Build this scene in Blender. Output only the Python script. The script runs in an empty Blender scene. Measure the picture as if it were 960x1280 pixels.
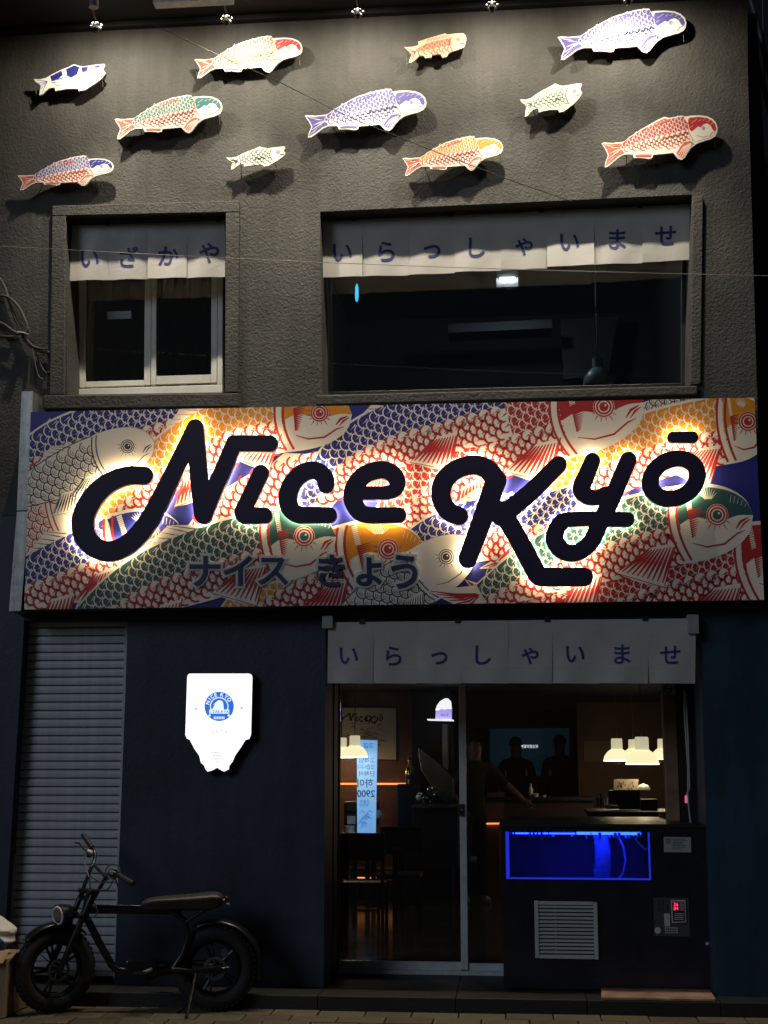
import bpy, bmesh, math, random
import numpy as np
from mathutils import Vector, geometry as G
rnd = random.Random(7)
SC = bpy.context.scene
COL = SC.collection

# ------------------------------------------------------------------ camera
FPX, PW, PH = 1700.0, 960.0, 1280.0
PITCH, YAW = math.radians(10.3), math.radians(5.5)
DIST = 9.5
fw = Vector((-math.sin(YAW)*math.cos(PITCH), math.cos(YAW)*math.cos(PITCH), math.sin(PITCH)))
rt = Vector((math.cos(YAW), math.sin(YAW), 0))
up = rt.cross(fw)
def ray(px, py): return fw*FPX + rt*(px-PW/2) + up*(PH/2-py)
_d = ray(300, 1231); CAMH = 0.10 - _d.z*DIST/_d.y        # wall foot (z = 0.10) seen at that pixel
CAM = Vector((0, -DIST, CAMH))
def at(px, py, y=0.0):
    d = ray(px, py); return CAM + d*((y-CAM.y)/d.y)
def atz(px, py, z=0.0):
    d = ray(px, py); return CAM + d*((z-CAM.z)/d.z)
cd = bpy.data.cameras.new('camera'); cam = bpy.data.objects.new('camera', cd); COL.objects.link(cam)
cam.location = CAM; cam.rotation_euler = (math.pi/2+PITCH, 0, YAW)
cd.sensor_fit = 'VERTICAL'; cd.sensor_height = 36; cd.lens = FPX/PH*36; cd.clip_end = 500; cd.clip_start = 0.05
SC.camera = cam

# ------------------------------------------------------------------ night sky, street light (sun), exposure
SUN_EL, SUN_AZ = math.radians(24), math.radians(-142)      # from the street, a little left
W = bpy.data.worlds.new('World'); SC.world = W; W.use_nodes = True
nt = W.node_tree; nt.nodes.clear()
sky = nt.nodes.new('ShaderNodeTexSky'); sky.sky_type = 'NISHITA'; sky.sun_disc = False
sky.sun_elevation = SUN_EL; sky.sun_rotation = SUN_AZ
bg = nt.nodes.new('ShaderNodeBackground'); bg.inputs['Strength'].default_value = 0.0025
wo = nt.nodes.new('ShaderNodeOutputWorld')
nt.links.new(sky.outputs[0], bg.inputs[0]); nt.links.new(bg.outputs[0], wo.inputs[0])
sl = bpy.data.lights.new('sun', 'SUN'); sl.energy = 0.42; sl.angle = math.radians(22); sl.color = (0.72, 0.83, 1.0)
so = bpy.data.objects.new('sun', sl); COL.objects.link(so)
sdir = Vector((math.sin(SUN_AZ)*math.cos(SUN_EL), math.cos(SUN_AZ)*math.cos(SUN_EL), math.sin(SUN_EL)))
so.rotation_euler = sdir.to_track_quat('Z', 'Y').to_euler(); so.location = sdir*30
SC.view_settings.view_transform = 'Standard'; SC.view_settings.look = 'None'
SC.view_settings.exposure = 0; SC.view_settings.gamma = 1
SC.render.engine = 'CYCLES'; SC.cycles.use_denoising = True
SC.cycles.max_bounces = 8; SC.cycles.transparent_max_bounces = 12; SC.cycles.sample_clamp_indirect = 6
SPILL_W, BEAM_W, HALO, LIGHTBOX = 84, 215, 56.0, 1.3
PEND_W = 5.0

# ------------------------------------------------------------------ materials
def mat(name, col, rough=0.6, metal=0.0, var=0.0, vscale=6.0, bump=0.0, bscale=60.0, emit=0.0, ecol=None, spec=0.5, dirt=None, coat=0.0, bdist=0.01):
    m = bpy.data.materials.new(name); m.use_nodes = True; t = m.node_tree; b = t.nodes['Principled BSDF']
    c4 = (*col, 1); b.inputs['Base Color'].default_value = c4
    b.inputs['Roughness'].default_value = rough; b.inputs['Metallic'].default_value = metal
    b.inputs['Specular IOR Level'].default_value = spec; b.inputs['Coat Weight'].default_value = coat
    tc = t.nodes.new('ShaderNodeTexCoord')
    if var > 0 or dirt:
        n = t.nodes.new('ShaderNodeTexNoise'); n.inputs['Scale'].default_value = vscale; n.inputs['Detail'].default_value = 6
        n.inputs['Roughness'].default_value = 0.65
        r = t.nodes.new('ShaderNodeValToRGB'); t.links.new(tc.outputs['Object'], n.inputs['Vector'])
        lo = dirt if dirt else tuple(c*(1-var) for c in col); hi = tuple(min(1, c*(1+var)) for c in col)
        r.color_ramp.elements[0].color = (*lo, 1); r.color_ramp.elements[1].color = (*hi, 1)
        r.color_ramp.elements[0].position = 0.32; r.color_ramp.elements[1].position = 0.68
        t.links.new(n.outputs['Fac'], r.inputs[0]); t.links.new(r.outputs[0], b.inputs['Base Color'])
        mr = t.nodes.new('ShaderNodeMapRange'); mr.inputs['To Min'].default_value = max(0, rough-0.12); mr.inputs['To Max'].default_value = min(1, rough+0.12)
        t.links.new(n.outputs['Fac'], mr.inputs['Value']); t.links.new(mr.outputs[0], b.inputs['Roughness'])
    if bump > 0:
        n2 = t.nodes.new('ShaderNodeTexNoise'); n2.inputs['Scale'].default_value = bscale; n2.inputs['Detail'].default_value = 4
        bp = t.nodes.new('ShaderNodeBump'); bp.inputs['Strength'].default_value = bump; bp.inputs['Distance'].default_value = bdist
        t.links.new(tc.outputs['Object'], n2.inputs['Vector']); t.links.new(n2.outputs['Fac'], bp.inputs['Height']); t.links.new(bp.outputs[0], b.inputs['Normal'])
    if emit > 0:
        b.inputs['Emission Color'].default_value = (*(ecol or col), 1); b.inputs['Emission Strength'].default_value = emit
    return m
def streaks(m, amount, sx=5.0, sz=0.55):
    t = m.node_tree; b = t.nodes['Principled BSDF']; src = b.inputs['Base Color'].links[0].from_socket
    mp = t.nodes.new('ShaderNodeMapping'); mp.inputs['Scale'].default_value = (sx, sx, sz); n = t.nodes.new('ShaderNodeTexNoise'); n.inputs['Scale'].default_value = 1.6; n.inputs['Detail'].default_value = 7; n.inputs['Roughness'].default_value = 0.7
    r = t.nodes.new('ShaderNodeMapRange'); r.inputs['From Min'].default_value = 0.35; r.inputs['From Max'].default_value = 0.65; r.inputs['To Min'].default_value = 1-amount; r.inputs['To Max'].default_value = 1+amount*0.5
    mx = t.nodes.new('ShaderNodeMix'); mx.data_type = 'RGBA'; mx.blend_type = 'MULTIPLY'; mx.inputs['Factor'].default_value = 1
    t.links.new(t.nodes['Texture Coordinate'].outputs['Object'], mp.inputs[0]); t.links.new(mp.outputs[0], n.inputs['Vector']); t.links.new(n.outputs['Fac'], r.inputs['Value'])
    t.links.new(src, mx.inputs['A']); t.links.new(r.outputs[0], mx.inputs['B']); t.links.new(mx.outputs['Result'], b.inputs['Base Color']); return m
def glass(name, tint=(0.93, 0.95, 0.96), ior=1.5):
    m = bpy.data.materials.new(name); m.use_nodes = True; t = m.node_tree; t.nodes.clear()
    o = t.nodes.new('ShaderNodeOutputMaterial'); mx = t.nodes.new('ShaderNodeMixShader')
    tr = t.nodes.new('ShaderNodeBsdfTransparent'); tr.inputs[0].default_value = (*tint, 1)
    gl = t.nodes.new('ShaderNodeBsdfGlossy'); gl.inputs['Roughness'].default_value = 0.01
    fr = t.nodes.new('ShaderNodeFresnel'); fr.inputs['IOR'].default_value = ior
    t.links.new(fr.outputs[0], mx.inputs[0]); t.links.new(tr.outputs[0], mx.inputs[1]); t.links.new(gl.outputs[0], mx.inputs[2]); t.links.new(mx.outputs[0], o.inputs[0])
    return m
def stucco(name, col):
    m = mat(name, col, rough=0.7, var=0.22, vscale=1.6, spec=0.2)
    t = m.node_tree; b = t.nodes['Principled BSDF']; tc = t.nodes['Texture Coordinate']
    n1 = t.nodes.new('ShaderNodeTexNoise'); n1.inputs['Scale'].default_value = 62; n1.inputs['Detail'].default_value = 5; n1.inputs['Distortion'].default_value = 0.6
    v = t.nodes.new('ShaderNodeTexVoronoi'); v.inputs['Scale'].default_value = 48; v.feature = 'SMOOTH_F1'
    n3 = t.nodes.new('ShaderNodeTexNoise'); n3.inputs['Scale'].default_value = 4; n3.inputs['Detail'].default_value = 3
    a = t.nodes.new('ShaderNodeMath'); a.operation = 'MULTIPLY_ADD'; a.inputs[1].default_value = 0.5
    a2 = t.nodes.new('ShaderNodeMath'); a2.operation = 'MULTIPLY_ADD'; a2.inputs[1].default_value = 0.3
    for n in (n1, v, n3): t.links.new(tc.outputs['Object'], n.inputs['Vector'])
    t.links.new(v.outputs['Distance'], a.inputs[0]); t.links.new(n1.outputs['Fac'], a.inputs[2])
    t.links.new(n3.outputs['Fac'], a2.inputs[0]); t.links.new(a.outputs[0], a2.inputs[2])
    bp = t.nodes.new('ShaderNodeBump'); bp.inputs['Strength'].default_value = 0.62; bp.inputs['Distance'].default_value = 0.009
    t.links.new(a2.outputs[0], bp.inputs['Height']); t.links.new(bp.outputs[0], b.inputs['Normal'])
    return m
M = dict(
    stucco=stucco('charcoal_stucco', (0.073, 0.071, 0.066)),
    navyspill=mat('navy_paint_blue_spill', (0.010, 0.040, 0.070), 0.5, var=0.4, vscale=1.1, bump=0.15, bscale=30),  # navy paint with the aquarium's blue light spill put into its colour
    navy=mat('navy_wall_paint', (0.020, 0.028, 0.056), 0.5, var=0.45, vscale=1.1, bump=0.15, bscale=30),
    black=mat('black_metal', (0.012, 0.012, 0.013), 0.4, var=0.2),
    soffit=mat('black_soffit', (0.008, 0.008, 0.009), 0.7, var=0.3),
    dark=mat('dark_neighbour', (0.010, 0.011, 0.013), 0.8, var=0.3),
    alu=mat('aluminium', (0.42, 0.43, 0.42), 0.42, 0.85, var=0.2, vscale=14),
    steel=mat('brushed_steel', (0.55, 0.58, 0.62), 0.35, 0.25, var=0.12, vscale=20),
    grey=mat('grey_paint', (0.30, 0.30, 0.28), 0.5, var=0.15),
    upvc=mat('off_white_window_frame', (0.72, 0.71, 0.66), 0.4, var=0.06, vscale=3, dirt=(0.60, 0.58, 0.51)),
    slat=mat('grey_shutter_slat', (0.47, 0.50, 0.54), 0.45, 0.10, var=0.16, vscale=3, bump=0.05, bscale=8),
    cloth=mat('noren_vinyl', (0.76, 0.75, 0.73), 0.34, var=0.06, vscale=4, bump=0.45, bscale=9, bdist=0.012),
    clothhem=mat('noren_hem', (0.52, 0.52, 0.52), 0.6),
    ink=mat('navy_ink', (0.02, 0.03, 0.16), 0.6),
    glass=glass('window_glass', ior=1.75), glassdark=glass('tinted_door_glass', (0.94, 0.955, 0.965)),
    cream=mat('print_cream', (0.75, 0.70, 0.62), 0.5), red=mat('print_red', (0.40, 0.016, 0.020), 0.5),
    blue=mat('print_blue', (0.012, 0.018, 0.20), 0.5), green=mat('print_green', (0.018, 0.085, 0.09), 0.5),
    orange=mat('print_orange', (0.66, 0.24, 0.008), 0.5), dk=mat('print_ink', (0.025, 0.035, 0.055), 0.5),
    violet=mat('print_violet', (0.10, 0.085, 0.34), 0.5), pink=mat('print_coral', (0.56, 0.10, 0.055), 0.5), peach=mat('print_peach', (0.74, 0.40, 0.27), 0.5),
    white=mat('print_white', (0.80, 0.78, 0.74), 0.5), pale=mat('print_pale_green', (0.70, 0.72, 0.58), 0.5),
    teal=mat('print_teal', (0.03, 0.15, 0.14), 0.5), tan=mat('print_ochre', (0.70, 0.27, 0.03), 0.5),
    plaque=mat('plaque_board', (0.62, 0.58, 0.50), 0.55, var=0.08),
    letter=mat('navy_letter_acrylic', (0.018, 0.016, 0.050), 0.45, spec=0.3, var=0.1, vscale=3),
    halo=mat('halo_led', (1, 0.8, 0.5), emit=HALO, ecol=(1.0, 0.77, 0.43)),
    slate=mat('slate_blue_letter', (0.020, 0.030, 0.095), 0.5), subback=mat('grey_letter_backing', (0.60, 0.62, 0.60), 0.6),
    signside=mat('sign_box_side', (0.05, 0.05, 0.055), 0.5, 0.3),
    lbox=mat('lightbox_face', (0.9, 0.92, 0.95), 0.4, emit=LIGHTBOX, ecol=(0.90, 0.95, 1.0)),
    lboxblue=mat('lightbox_blue_print', (0.02, 0.12, 0.6), 0.4, emit=0.85, ecol=(0.03, 0.17, 0.72)),
    lboxcyan=mat('lightbox_faint_print', (0.6, 0.8, 0.95), 0.4, emit=0.98, ecol=(0.80, 0.92, 1.0)),
    lboxpink=mat('lightbox_pink_print', (0.9, 0.6, 0.6), 0.4, emit=0.9, ecol=(1.0, 0.50, 0.50)),
    tyre=mat('tyre_rubber', (0.010, 0.010, 0.010), 0.75, bump=0.3, bscale=90),
    bikeblk=mat('satin_black_frame', (0.006, 0.006, 0.007), 0.32, var=0.2, coat=0.2),
    leather=mat('black_seat_vinyl', (0.022, 0.021, 0.019), 0.5, bump=0.15, bscale=120),
    chrome=mat('chrome', (0.7, 0.7, 0.7), 0.12, 1.0), crystal=mat('smoked_crystal', (0.03, 0.03, 0.03), 0.3, 0.0),
    lampglass=mat('headlamp_ring', (0.75, 0.75, 0.75), 0.25), 
    card=mat('cardboard', (0.30, 0.20, 0.11), 0.85, var=0.2, vscale=8),
    bag=mat('white_bag', (0.72, 0.70, 0.64), 0.5, bump=0.2, bscale=12), bagblue=mat('bag_blue', (0.03, 0.06, 0.35), 0.5),
    pave=mat('tan_paver', (0.085, 0.068, 0.038), 0.8, var=0.25, vscale=7, bump=0.3, bscale=70),
    pave2=mat('brown_paver', (0.066, 0.049, 0.028), 0.8, var=0.25, vscale=7, bump=0.3, bscale=70),
    joint=mat('paver_bed', (0.05, 0.045, 0.035), 0.9),
    step=mat('dark_stone_step', (0.004, 0.0039, 0.0038), 0.6, var=0.35, vscale=5, bump=0.2, bscale=50),
    stone=mat('marbled_stone_slab', (0.36, 0.25, 0.17), 0.55, dirt=(0.17, 0.075, 0.045), vscale=5.5, bump=0.2, bscale=25),
    wood=mat('brown_wood_panel', (0.16, 0.062, 0.030), 0.5, var=0.35, vscale=4),
    woodpost=mat('pale_wood_post', (0.20, 0.13, 0.075), 0.55, var=0.3, vscale=8),
    room=mat('dark_room_wall', (0.030, 0.030, 0.034), 0.8, var=0.2), tile=mat('glossy_floor_tile', (0.022, 0.026, 0.034), 0.16, var=0.2, vscale=3),
    pend=mat('pendant_shade_lit', (0.95, 0.9, 0.7), 0.4, emit=1.25, ecol=(1.0, 0.84, 0.48)),
    pendcap=mat('pendant_neck_lit', (0.9, 0.85, 0.65), 0.4, emit=0.62, ecol=(1.0, 0.86, 0.55)),
    pendrim=mat('pendant_rim_lit', (1, 0.95, 0.8), 0.4, emit=3.2, ecol=(1.0, 0.86, 0.55)),
    teallamp=mat('unlit_pendant', (0.34, 0.44, 0.46), 0.35),
    ledor=mat('orange_led_strip', (1, 0.4, 0.1), emit=1.6, ecol=(1, 0.32, 0.08)),
    copper=mat('copper_panel', (0.45, 0.18, 0.08), 0.35, 0.6, var=0.2),
    tv=mat('tv_screen', (0.01, 0.05, 0.08), 0.3, emit=0.020, ecol=(0.06, 0.32, 0.55)), tvtext=mat('tv_caption', (0.8, 0.9, 1), emit=0.9, ecol=(0.75, 0.92, 1)),
    poster=mat('poster_paper', (0.62, 0.50, 0.33), 0.7, var=0.1), posterink=mat('poster_ink', (0.02, 0.02, 0.03), 0.7), posterart=mat('poster_art', (0.22, 0.16, 0.11), 0.7),
    flyer=mat('banner_reflection_blue', (0.3, 0.6, 1), emit=0.72, ecol=(0.20, 0.50, 1.0)), flyerink=mat('flyer_print', (0.02, 0.05, 0.2), 0.6),  # glow stands in for a street banner reflected in the door glass
    gold=mat('gold_bottle', (0.75, 0.5, 0.12), 0.2, 1.0),
    hood=mat('lit_white_dome', (0.95, 0.95, 1), emit=1.1, ecol=(0.95, 0.96, 1)), hoodp=mat('lit_violet_band', (0.6, 0.55, 1), emit=0.85, ecol=(0.52, 0.42, 1)),
    skin=mat('skin', (0.13, 0.078, 0.052), 0.55), dress=mat('black_clothing', (0.009, 0.009, 0.011), 0.85), hair=mat('black_hair', (0.010, 0.009, 0.008), 0.5), shoe=mat('pale_shoe', (0.45, 0.42, 0.38), 0.6),
    china=mat('white_china', (0.7, 0.68, 0.62), 0.3), beige=mat('beige_board', (0.40, 0.32, 0.22), 0.7), maroon=mat('maroon_counter', (0.06, 0.022, 0.02), 0.45, var=0.2),
    tankled=mat('aquarium_led', (0.1, 0.3, 1), emit=18.0, ecol=(0.008, 0.028, 1.0)), tankedge=mat('lit_acrylic_edge', (0.05, 0.1, 1), 0.2, emit=0.62, ecol=(0.03, 0.05, 1.0)),
    tankwall=mat('aquarium_blue_wall', (0.02, 0.04, 0.15), 0.5, var=0.2), bubbles=mat('bubble_column', (0.3, 0.5, 0.95), 0.3, var=0.3, vscale=30),
    hose=mat('aquarium_hose', (0.7, 0.75, 0.95), 0.4),
    cabinet=mat('black_cabinet', (0.010, 0.012, 0.020), 0.3, var=0.2), vent=mat('grey_vent_plastic', (0.40, 0.43, 0.45), 0.45, var=0.08),
    paper=mat('paper_label', (0.30, 0.32, 0.34), 0.7), redled=mat('red_digits', (1, 0.05, 0.1), emit=1.6, ecol=(1, 0.03, 0.10)),
    panelgrey=mat('control_panel_grey', (0.045, 0.048, 0.055), 0.5), cable=mat('cable_sheath', (0.055, 0.052, 0.048), 0.5), wire=mat('steel_wire', (0.16, 0.155, 0.14), 0.5, 0.4), palecable=mat('pale_cable', (0.35, 0.36, 0.36), 0.5),
    cyan=mat('cyan_lamp', (0.1, 0.7, 1), emit=1.4, ecol=(0.05, 0.55, 0.9)), coolw=mat('cool_white_lamp', (0.8, 0.9, 1), emit=14, ecol=(0.75, 0.92, 1)),
    bulb=mat('spot_lens', (1, 0.9, 0.75), 0.1, emit=6.0, ecol=(1, 0.85, 0.6)), clearcup=mat('lamp_bezel', (0.22, 0.22, 0.22), 0.12, 0.9),
    magenta=mat('magenta_tip', (0.8, 0.1, 0.3), emit=0.7, ecol=(0.9, 0.12, 0.32)),
)

streaks(M['stucco'], 0.16); streaks(M['navy'], 0.26, 4, 0.5); streaks(M['navyspill'], 0.26, 4, 0.5); streaks(M['slat'], 0.16, 6, 0.4); streaks(M['alu'], 0.25, 12, 0.6)
def translucent(m, col, fac):
    t = m.node_tree; b = t.nodes['Principled BSDF']; o = t.nodes['Material Output']; mx = t.nodes.new('ShaderNodeMixShader'); tr = t.nodes.new('ShaderNodeBsdfTranslucent')
    tr.inputs[0].default_value = (*col, 1); mx.inputs[0].default_value = fac
    t.links.new(b.outputs[0], mx.inputs[1]); t.links.new(tr.outputs[0], mx.inputs[2]); t.links.new(mx.outputs[0], o.inputs[0])
translucent(M['cloth'], (0.68, 0.63, 0.54), 0.45)

# ------------------------------------------------------------------ object helpers
ORI = {}
def tag(o, label=None, cat=None, group=None, kind=None):
    if label: o['label'] = label
    if cat: o['category'] = cat
    if group: o['group'] = group
    if kind: o['kind'] = kind
    return o
def thing(name, loc, label, cat, group=None, kind=None):
    o = bpy.data.objects.new(name, None); COL.objects.link(o); o.location = loc; o.empty_display_size = 0.1
    ORI[o.name] = Vector(loc); return tag(o, label, cat, group, kind)
class MB:
    def __init__(s): s.v = []; s.f = []; s.mi = []; s.cur = 0
    def add(s, vs, fs):
        n = len(s.v); s.v += [Vector(v) for v in vs]
        for f in fs: s.f.append(tuple(n+i for i in f)); s.mi.append(s.cur)
        return s
    def box(s, a, b):
        x0, y0, z0 = a; x1, y1, z1 = b
        if x0 > x1: x0, x1 = x1, x0
        if y0 > y1: y0, y1 = y1, y0
        if z0 > z1: z0, z1 = z1, z0
        return s.add([(x0,y0,z0),(x1,y0,z0),(x1,y1,z0),(x0,y1,z0),(x0,y0,z1),(x1,y0,z1),(x1,y1,z1),(x0,y1,z1)],
                     [(0,3,2,1),(4,5,6,7),(0,1,5,4),(1,2,6,5),(2,3,7,6),(3,0,4,7)])
    def obox(s, c, ax, ay, az):                 # oriented box by centre and three half-axis vectors
        c = Vector(c); vs = [c+sx*ax+sy*ay+sz*az for sz in (-1,1) for sx, sy in ((-1,-1),(1,-1),(1,1),(-1,1))]
        return s.add(vs, [(0,3,2,1),(4,5,6,7),(0,1,5,4),(1,2,6,5),(2,3,7,6),(3,0,4,7)])
    def slab(s, pts, y1):                       # polygon of world points (all ~same y) extruded straight back to depth y1
        n = len(pts); a = [Vector(p) for p in pts]; b = [Vector((p.x, y1, p.z)) for p in a]
        tri = G.tessellate_polygon([a])
        k = len(s.v); s.v += a+b
        nrm = sum(((a[t[1]]-a[t[0]]).cross(a[t[2]]-a[t[0]]).y for t in tri))
        for t in tri:
            t = tuple(t) if nrm < 0 else tuple(reversed(t))
            s.f.append(tuple(k+i for i in t)); s.mi.append(s.cur)
            s.f.append(tuple(k+n+i for i in reversed(t))); s.mi.append(s.cur)
        area = sum(a[i].x*a[(i+1)%n].z-a[(i+1)%n].x*a[i].z for i in range(n))
        for i in range(n):
            j = (i+1)%n; q = (k+i, k+n+i, k+n+j, k+j) if area > 0 else (k+j, k+n+j, k+n+i, k+i)
            s.f.append(q); s.mi.append(s.cur)
        return s
    def pxslab(s, quad, y0, y1): return s.slab([at(px, py, y0) for px, py in quad], y1)
    def tube(s, pts, r, n=8, cap=True):
        pts = [Vector(p) for p in pts]; m = len(pts); rs = r if hasattr(r, '__len__') else [r]*m
        k = len(s.v); prev = None
        for i, p in enumerate(pts):
            t = (pts[min(i+1, m-1)]-pts[max(i-1, 0)]).normalized()
            if prev is None:
                a = t.orthogonal().normalized()
            else:
                a = (prev - t*prev.dot(t)); a = a.normalized() if a.length > 1e-6 else t.orthogonal().normalized()
            prev = a; b = t.cross(a)
            for j in range(n):
                w = 2*math.pi*j/n; s.v.append(p + (a*math.cos(w)+b*math.sin(w))*rs[i])
        for i in range(m-1):
            for j in range(n):
                s.f.append((k+i*n+j, k+i*n+(j+1)%n, k+(i+1)*n+(j+1)%n, k+(i+1)*n+j)); s.mi.append(s.cur)
        if cap:
            s.f.append(tuple(k+j for j in reversed(range(n)))); s.mi.append(s.cur)
            s.f.append(tuple(k+(m-1)*n+j for j in range(n))); s.mi.append(s.cur)
        return s
    def lathe(s, c, axis, prof, n=20):          # prof: (radius, height along axis)
        axis = Vector(axis).normalized(); a = axis.orthogonal().normalized(); b = axis.cross(a); c = Vector(c); k = len(s.v); m = len(prof)
        for r, h in prof:
            for j in range(n):
                w = 2*math.pi*j/n; s.v.append(c+axis*h+(a*math.cos(w)+b*math.sin(w))*max(r, 1e-4))
        for i in range(m-1):
            for j in range(n):
                s.f.append((k+i*n+j, k+i*n+(j+1)%n, k+(i+1)*n+(j+1)%n, k+(i+1)*n+j)); s.mi.append(s.cur)
        s.f.append(tuple(k+j for j in reversed(range(n)))); s.mi.append(s.cur)
        s.f.append(tuple(k+(m-1)*n+j for j in range(n))); s.mi.append(s.cur)
        return s
    def torus(s, c, axis, R, r, n=32, m=10, squash=1.0):
        axis = Vector(axis).normalized(); a = axis.orthogonal().normalized(); b = axis.cross(a); c = Vector(c); k = len(s.v)
        for i in range(n):
            w = 2*math.pi*i/n; d = a*math.cos(w)+b*math.sin(w)
            for j in range(m):
                u = 2*math.pi*j/m; s.v.append(c+d*(R+r*math.cos(u))+axis*(r*squash*math.sin(u)))
        for i in range(n):
            for j in range(m):
                s.f.append((k+i*m+j, k+((i+1)%n)*m+j, k+((i+1)%n)*m+(j+1)%m, k+i*m+(j+1)%m)); s.mi.append(s.cur)
        return s
    def build(s, name, mats, parent=None, smooth=False, label=None, bevel=0):
        me = bpy.data.meshes.new(name)
        lo = Vector([min(v[i] for v in s.v) for i in range(3)]); hi = Vector([max(v[i] for v in s.v) for i in range(3)])
        c = (lo+hi)/2
        if parent is None: c.z = lo.z
        me.from_pydata([v-c for v in s.v], [], s.f)
        mats = mats if isinstance(mats, (list, tuple)) else [mats]
        for m in mats: me.materials.append(M[m] if isinstance(m, str) else m)
        if len(mats) > 1: me.polygons.foreach_set('material_index', s.mi)
        if smooth:
            me.polygons.foreach_set('use_smooth', [True]*len(me.polygons))
            if hasattr(me, 'set_sharp_from_angle'): me.set_sharp_from_angle(angle=math.radians(40))
        me.update()
        o = bpy.data.objects.new(name, me); COL.objects.link(o)
        ORI[o.name] = c
        if parent is not None: o.parent = parent; o.location = c-ORI[parent.name]
        else: o.location = c
        if bevel:
            b = o.modifiers.new('bevel', 'BEVEL'); b.width = bevel; b.segments = 2; b.limit_method = 'ANGLE'
        if label: o['label'] = label
        return o
def catmull(pts, n=8):
    P = [np.array(p, float) for p in pts]; P = [2*P[0]-P[1]]+P+[2*P[-1]-P[-2]]; out = []
    for i in range(1, len(P)-2):
        for k in range(n):
            t = k/n; a, b, c, d = P[i-1:i+3]
            out.append(0.5*((2*b)+(-a+c)*t+(2*a-5*b+4*c-d)*t*t+(-a+3*b-3*c+d)*t**3))
    out.append(P[-2]); return out
_fc = {}
def glyph(ch, bold=0.0):
    """2-D triangles of one character, centred, 1 em tall"""
    if (ch, bold) in _fc: return _fc[(ch, bold)]
    c = bpy.data.curves.new('glyph', 'FONT'); c.body = ch; c.resolution_u = 4; c.offset = bold
    o = bpy.data.objects.new('glyph', c); COL.objects.link(o); bpy.context.view_layer.update()
    me = bpy.data.meshes.new_from_object(o.evaluated_get(bpy.context.evaluated_depsgraph_get()))
    v = [(p.co.x, p.co.y) for p in me.vertices]; f = [tuple(p.vertices) for p in me.polygons]
    bpy.data.objects.remove(o); bpy.data.curves.remove(c); bpy.data.meshes.remove(me)
    if v:
        x0 = (min(p[0] for p in v)+max(p[0] for p in v))/2; y0 = (min(p[1] for p in v)+max(p[1] for p in v))/2
    else: x0 = y0 = 0
    _fc[(ch, bold)] = (v, f, x0, y0); return _fc[(ch, bold)]
def text2d(s, bold=0.0):
    """whole string, centred on its bounding box"""
    v, f, x0, y0 = glyph(s, bold); return [(p[0]-x0, p[1]-y0) for p in v], f

# ------------------------------------------------------------------ 2-D print in photograph-plane units
class Print:
    def __init__(s, y, clip=None, step=0.0001): s.y = y; s.p = []; s.clip = clip; s.step = step; s.layer = 0
    def poly(s, pts, col, d=0):
        pts = [(float(a), float(b)) for a, b in pts]
        if s.clip:
            cl = s.clip
            for i in range(len(cl)):
                ax, ay = cl[i]; bx, by = cl[(i+1)%len(cl)]
                out = []
                for k in range(len(pts)):
                    p, q = pts[k], pts[(k+1)%len(pts)]
                    dp = (bx-ax)*(p[1]-ay)-(by-ay)*(p[0]-ax); dq = (bx-ax)*(q[1]-ay)-(by-ay)*(q[0]-ax)
                    if dp >= 0: out.append(p)
                    if (dp > 0) != (dq > 0) and abs(dp-dq) > 1e-9:
                        t = dp/(dp-dq); out.append((p[0]+(q[0]-p[0])*t, p[1]+(q[1]-p[1])*t))
                pts = out
                if len(pts) < 3: return
        s.p.append((pts, col, s.layer+d))
    def strip(s, L, R, col, d=0):
        for i in range(len(L)-1): s.poly([L[i], L[i+1], R[i+1], R[i]], col, d)
    def line(s, pts, w, col, d=0, taper=False):
        P = [np.array(p, float) for p in pts]; n = len(P); L = []; R = []
        for i in range(n):
            t = P[min(i+1, n-1)]-P[max(i-1, 0)]; t /= (np.hypot(*t)+1e-9); nn = np.array((t[1], -t[0]))
            ww = w*0.5*((1-0.85*i/(n-1)) if taper == 1 else (math.sin(math.pi*(0.12+0.76*i/(n-1))) if taper == 2 else 1))
            L.append(P[i]+nn*ww); R.append(P[i]-nn*ww)
        s.strip(L, R, col, d)
    def disc(s, c, r, col, d=0, n=16, sx=1.0): s.poly([(c[0]+r*sx*math.cos(2*math.pi*i/n), c[1]+r*math.sin(2*math.pi*i/n)) for i in range(n)], col, d)
    def shape(s, pts, col, d=0):                 # any simple polygon, cut into triangles first
        tri = G.tessellate_polygon([[Vector((p[0], p[1], 0)) for p in pts]])
        for t in tri: s.poly([pts[i] for i in t], col, d)
    def build(s, name, parent):
        cols = []; b = MB()
        for pts, col, ly in s.p:
            if col not in cols: cols.append(col)
            b.cur = cols.index(col)
            W3 = [at(px, py, s.y)+Vector((0, -s.step*ly, 0)) for px, py in pts]
            nz = sum((W3[i].x*W3[(i+1)%len(W3)].z-W3[(i+1)%len(W3)].x*W3[i].z) for i in range(len(W3)))
            # shift to keep float cancellation small
            if nz < 0: W3.reverse()
            b.add(W3, [tuple(range(len(W3)))])
        return b.build(name, cols, parent)
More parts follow.
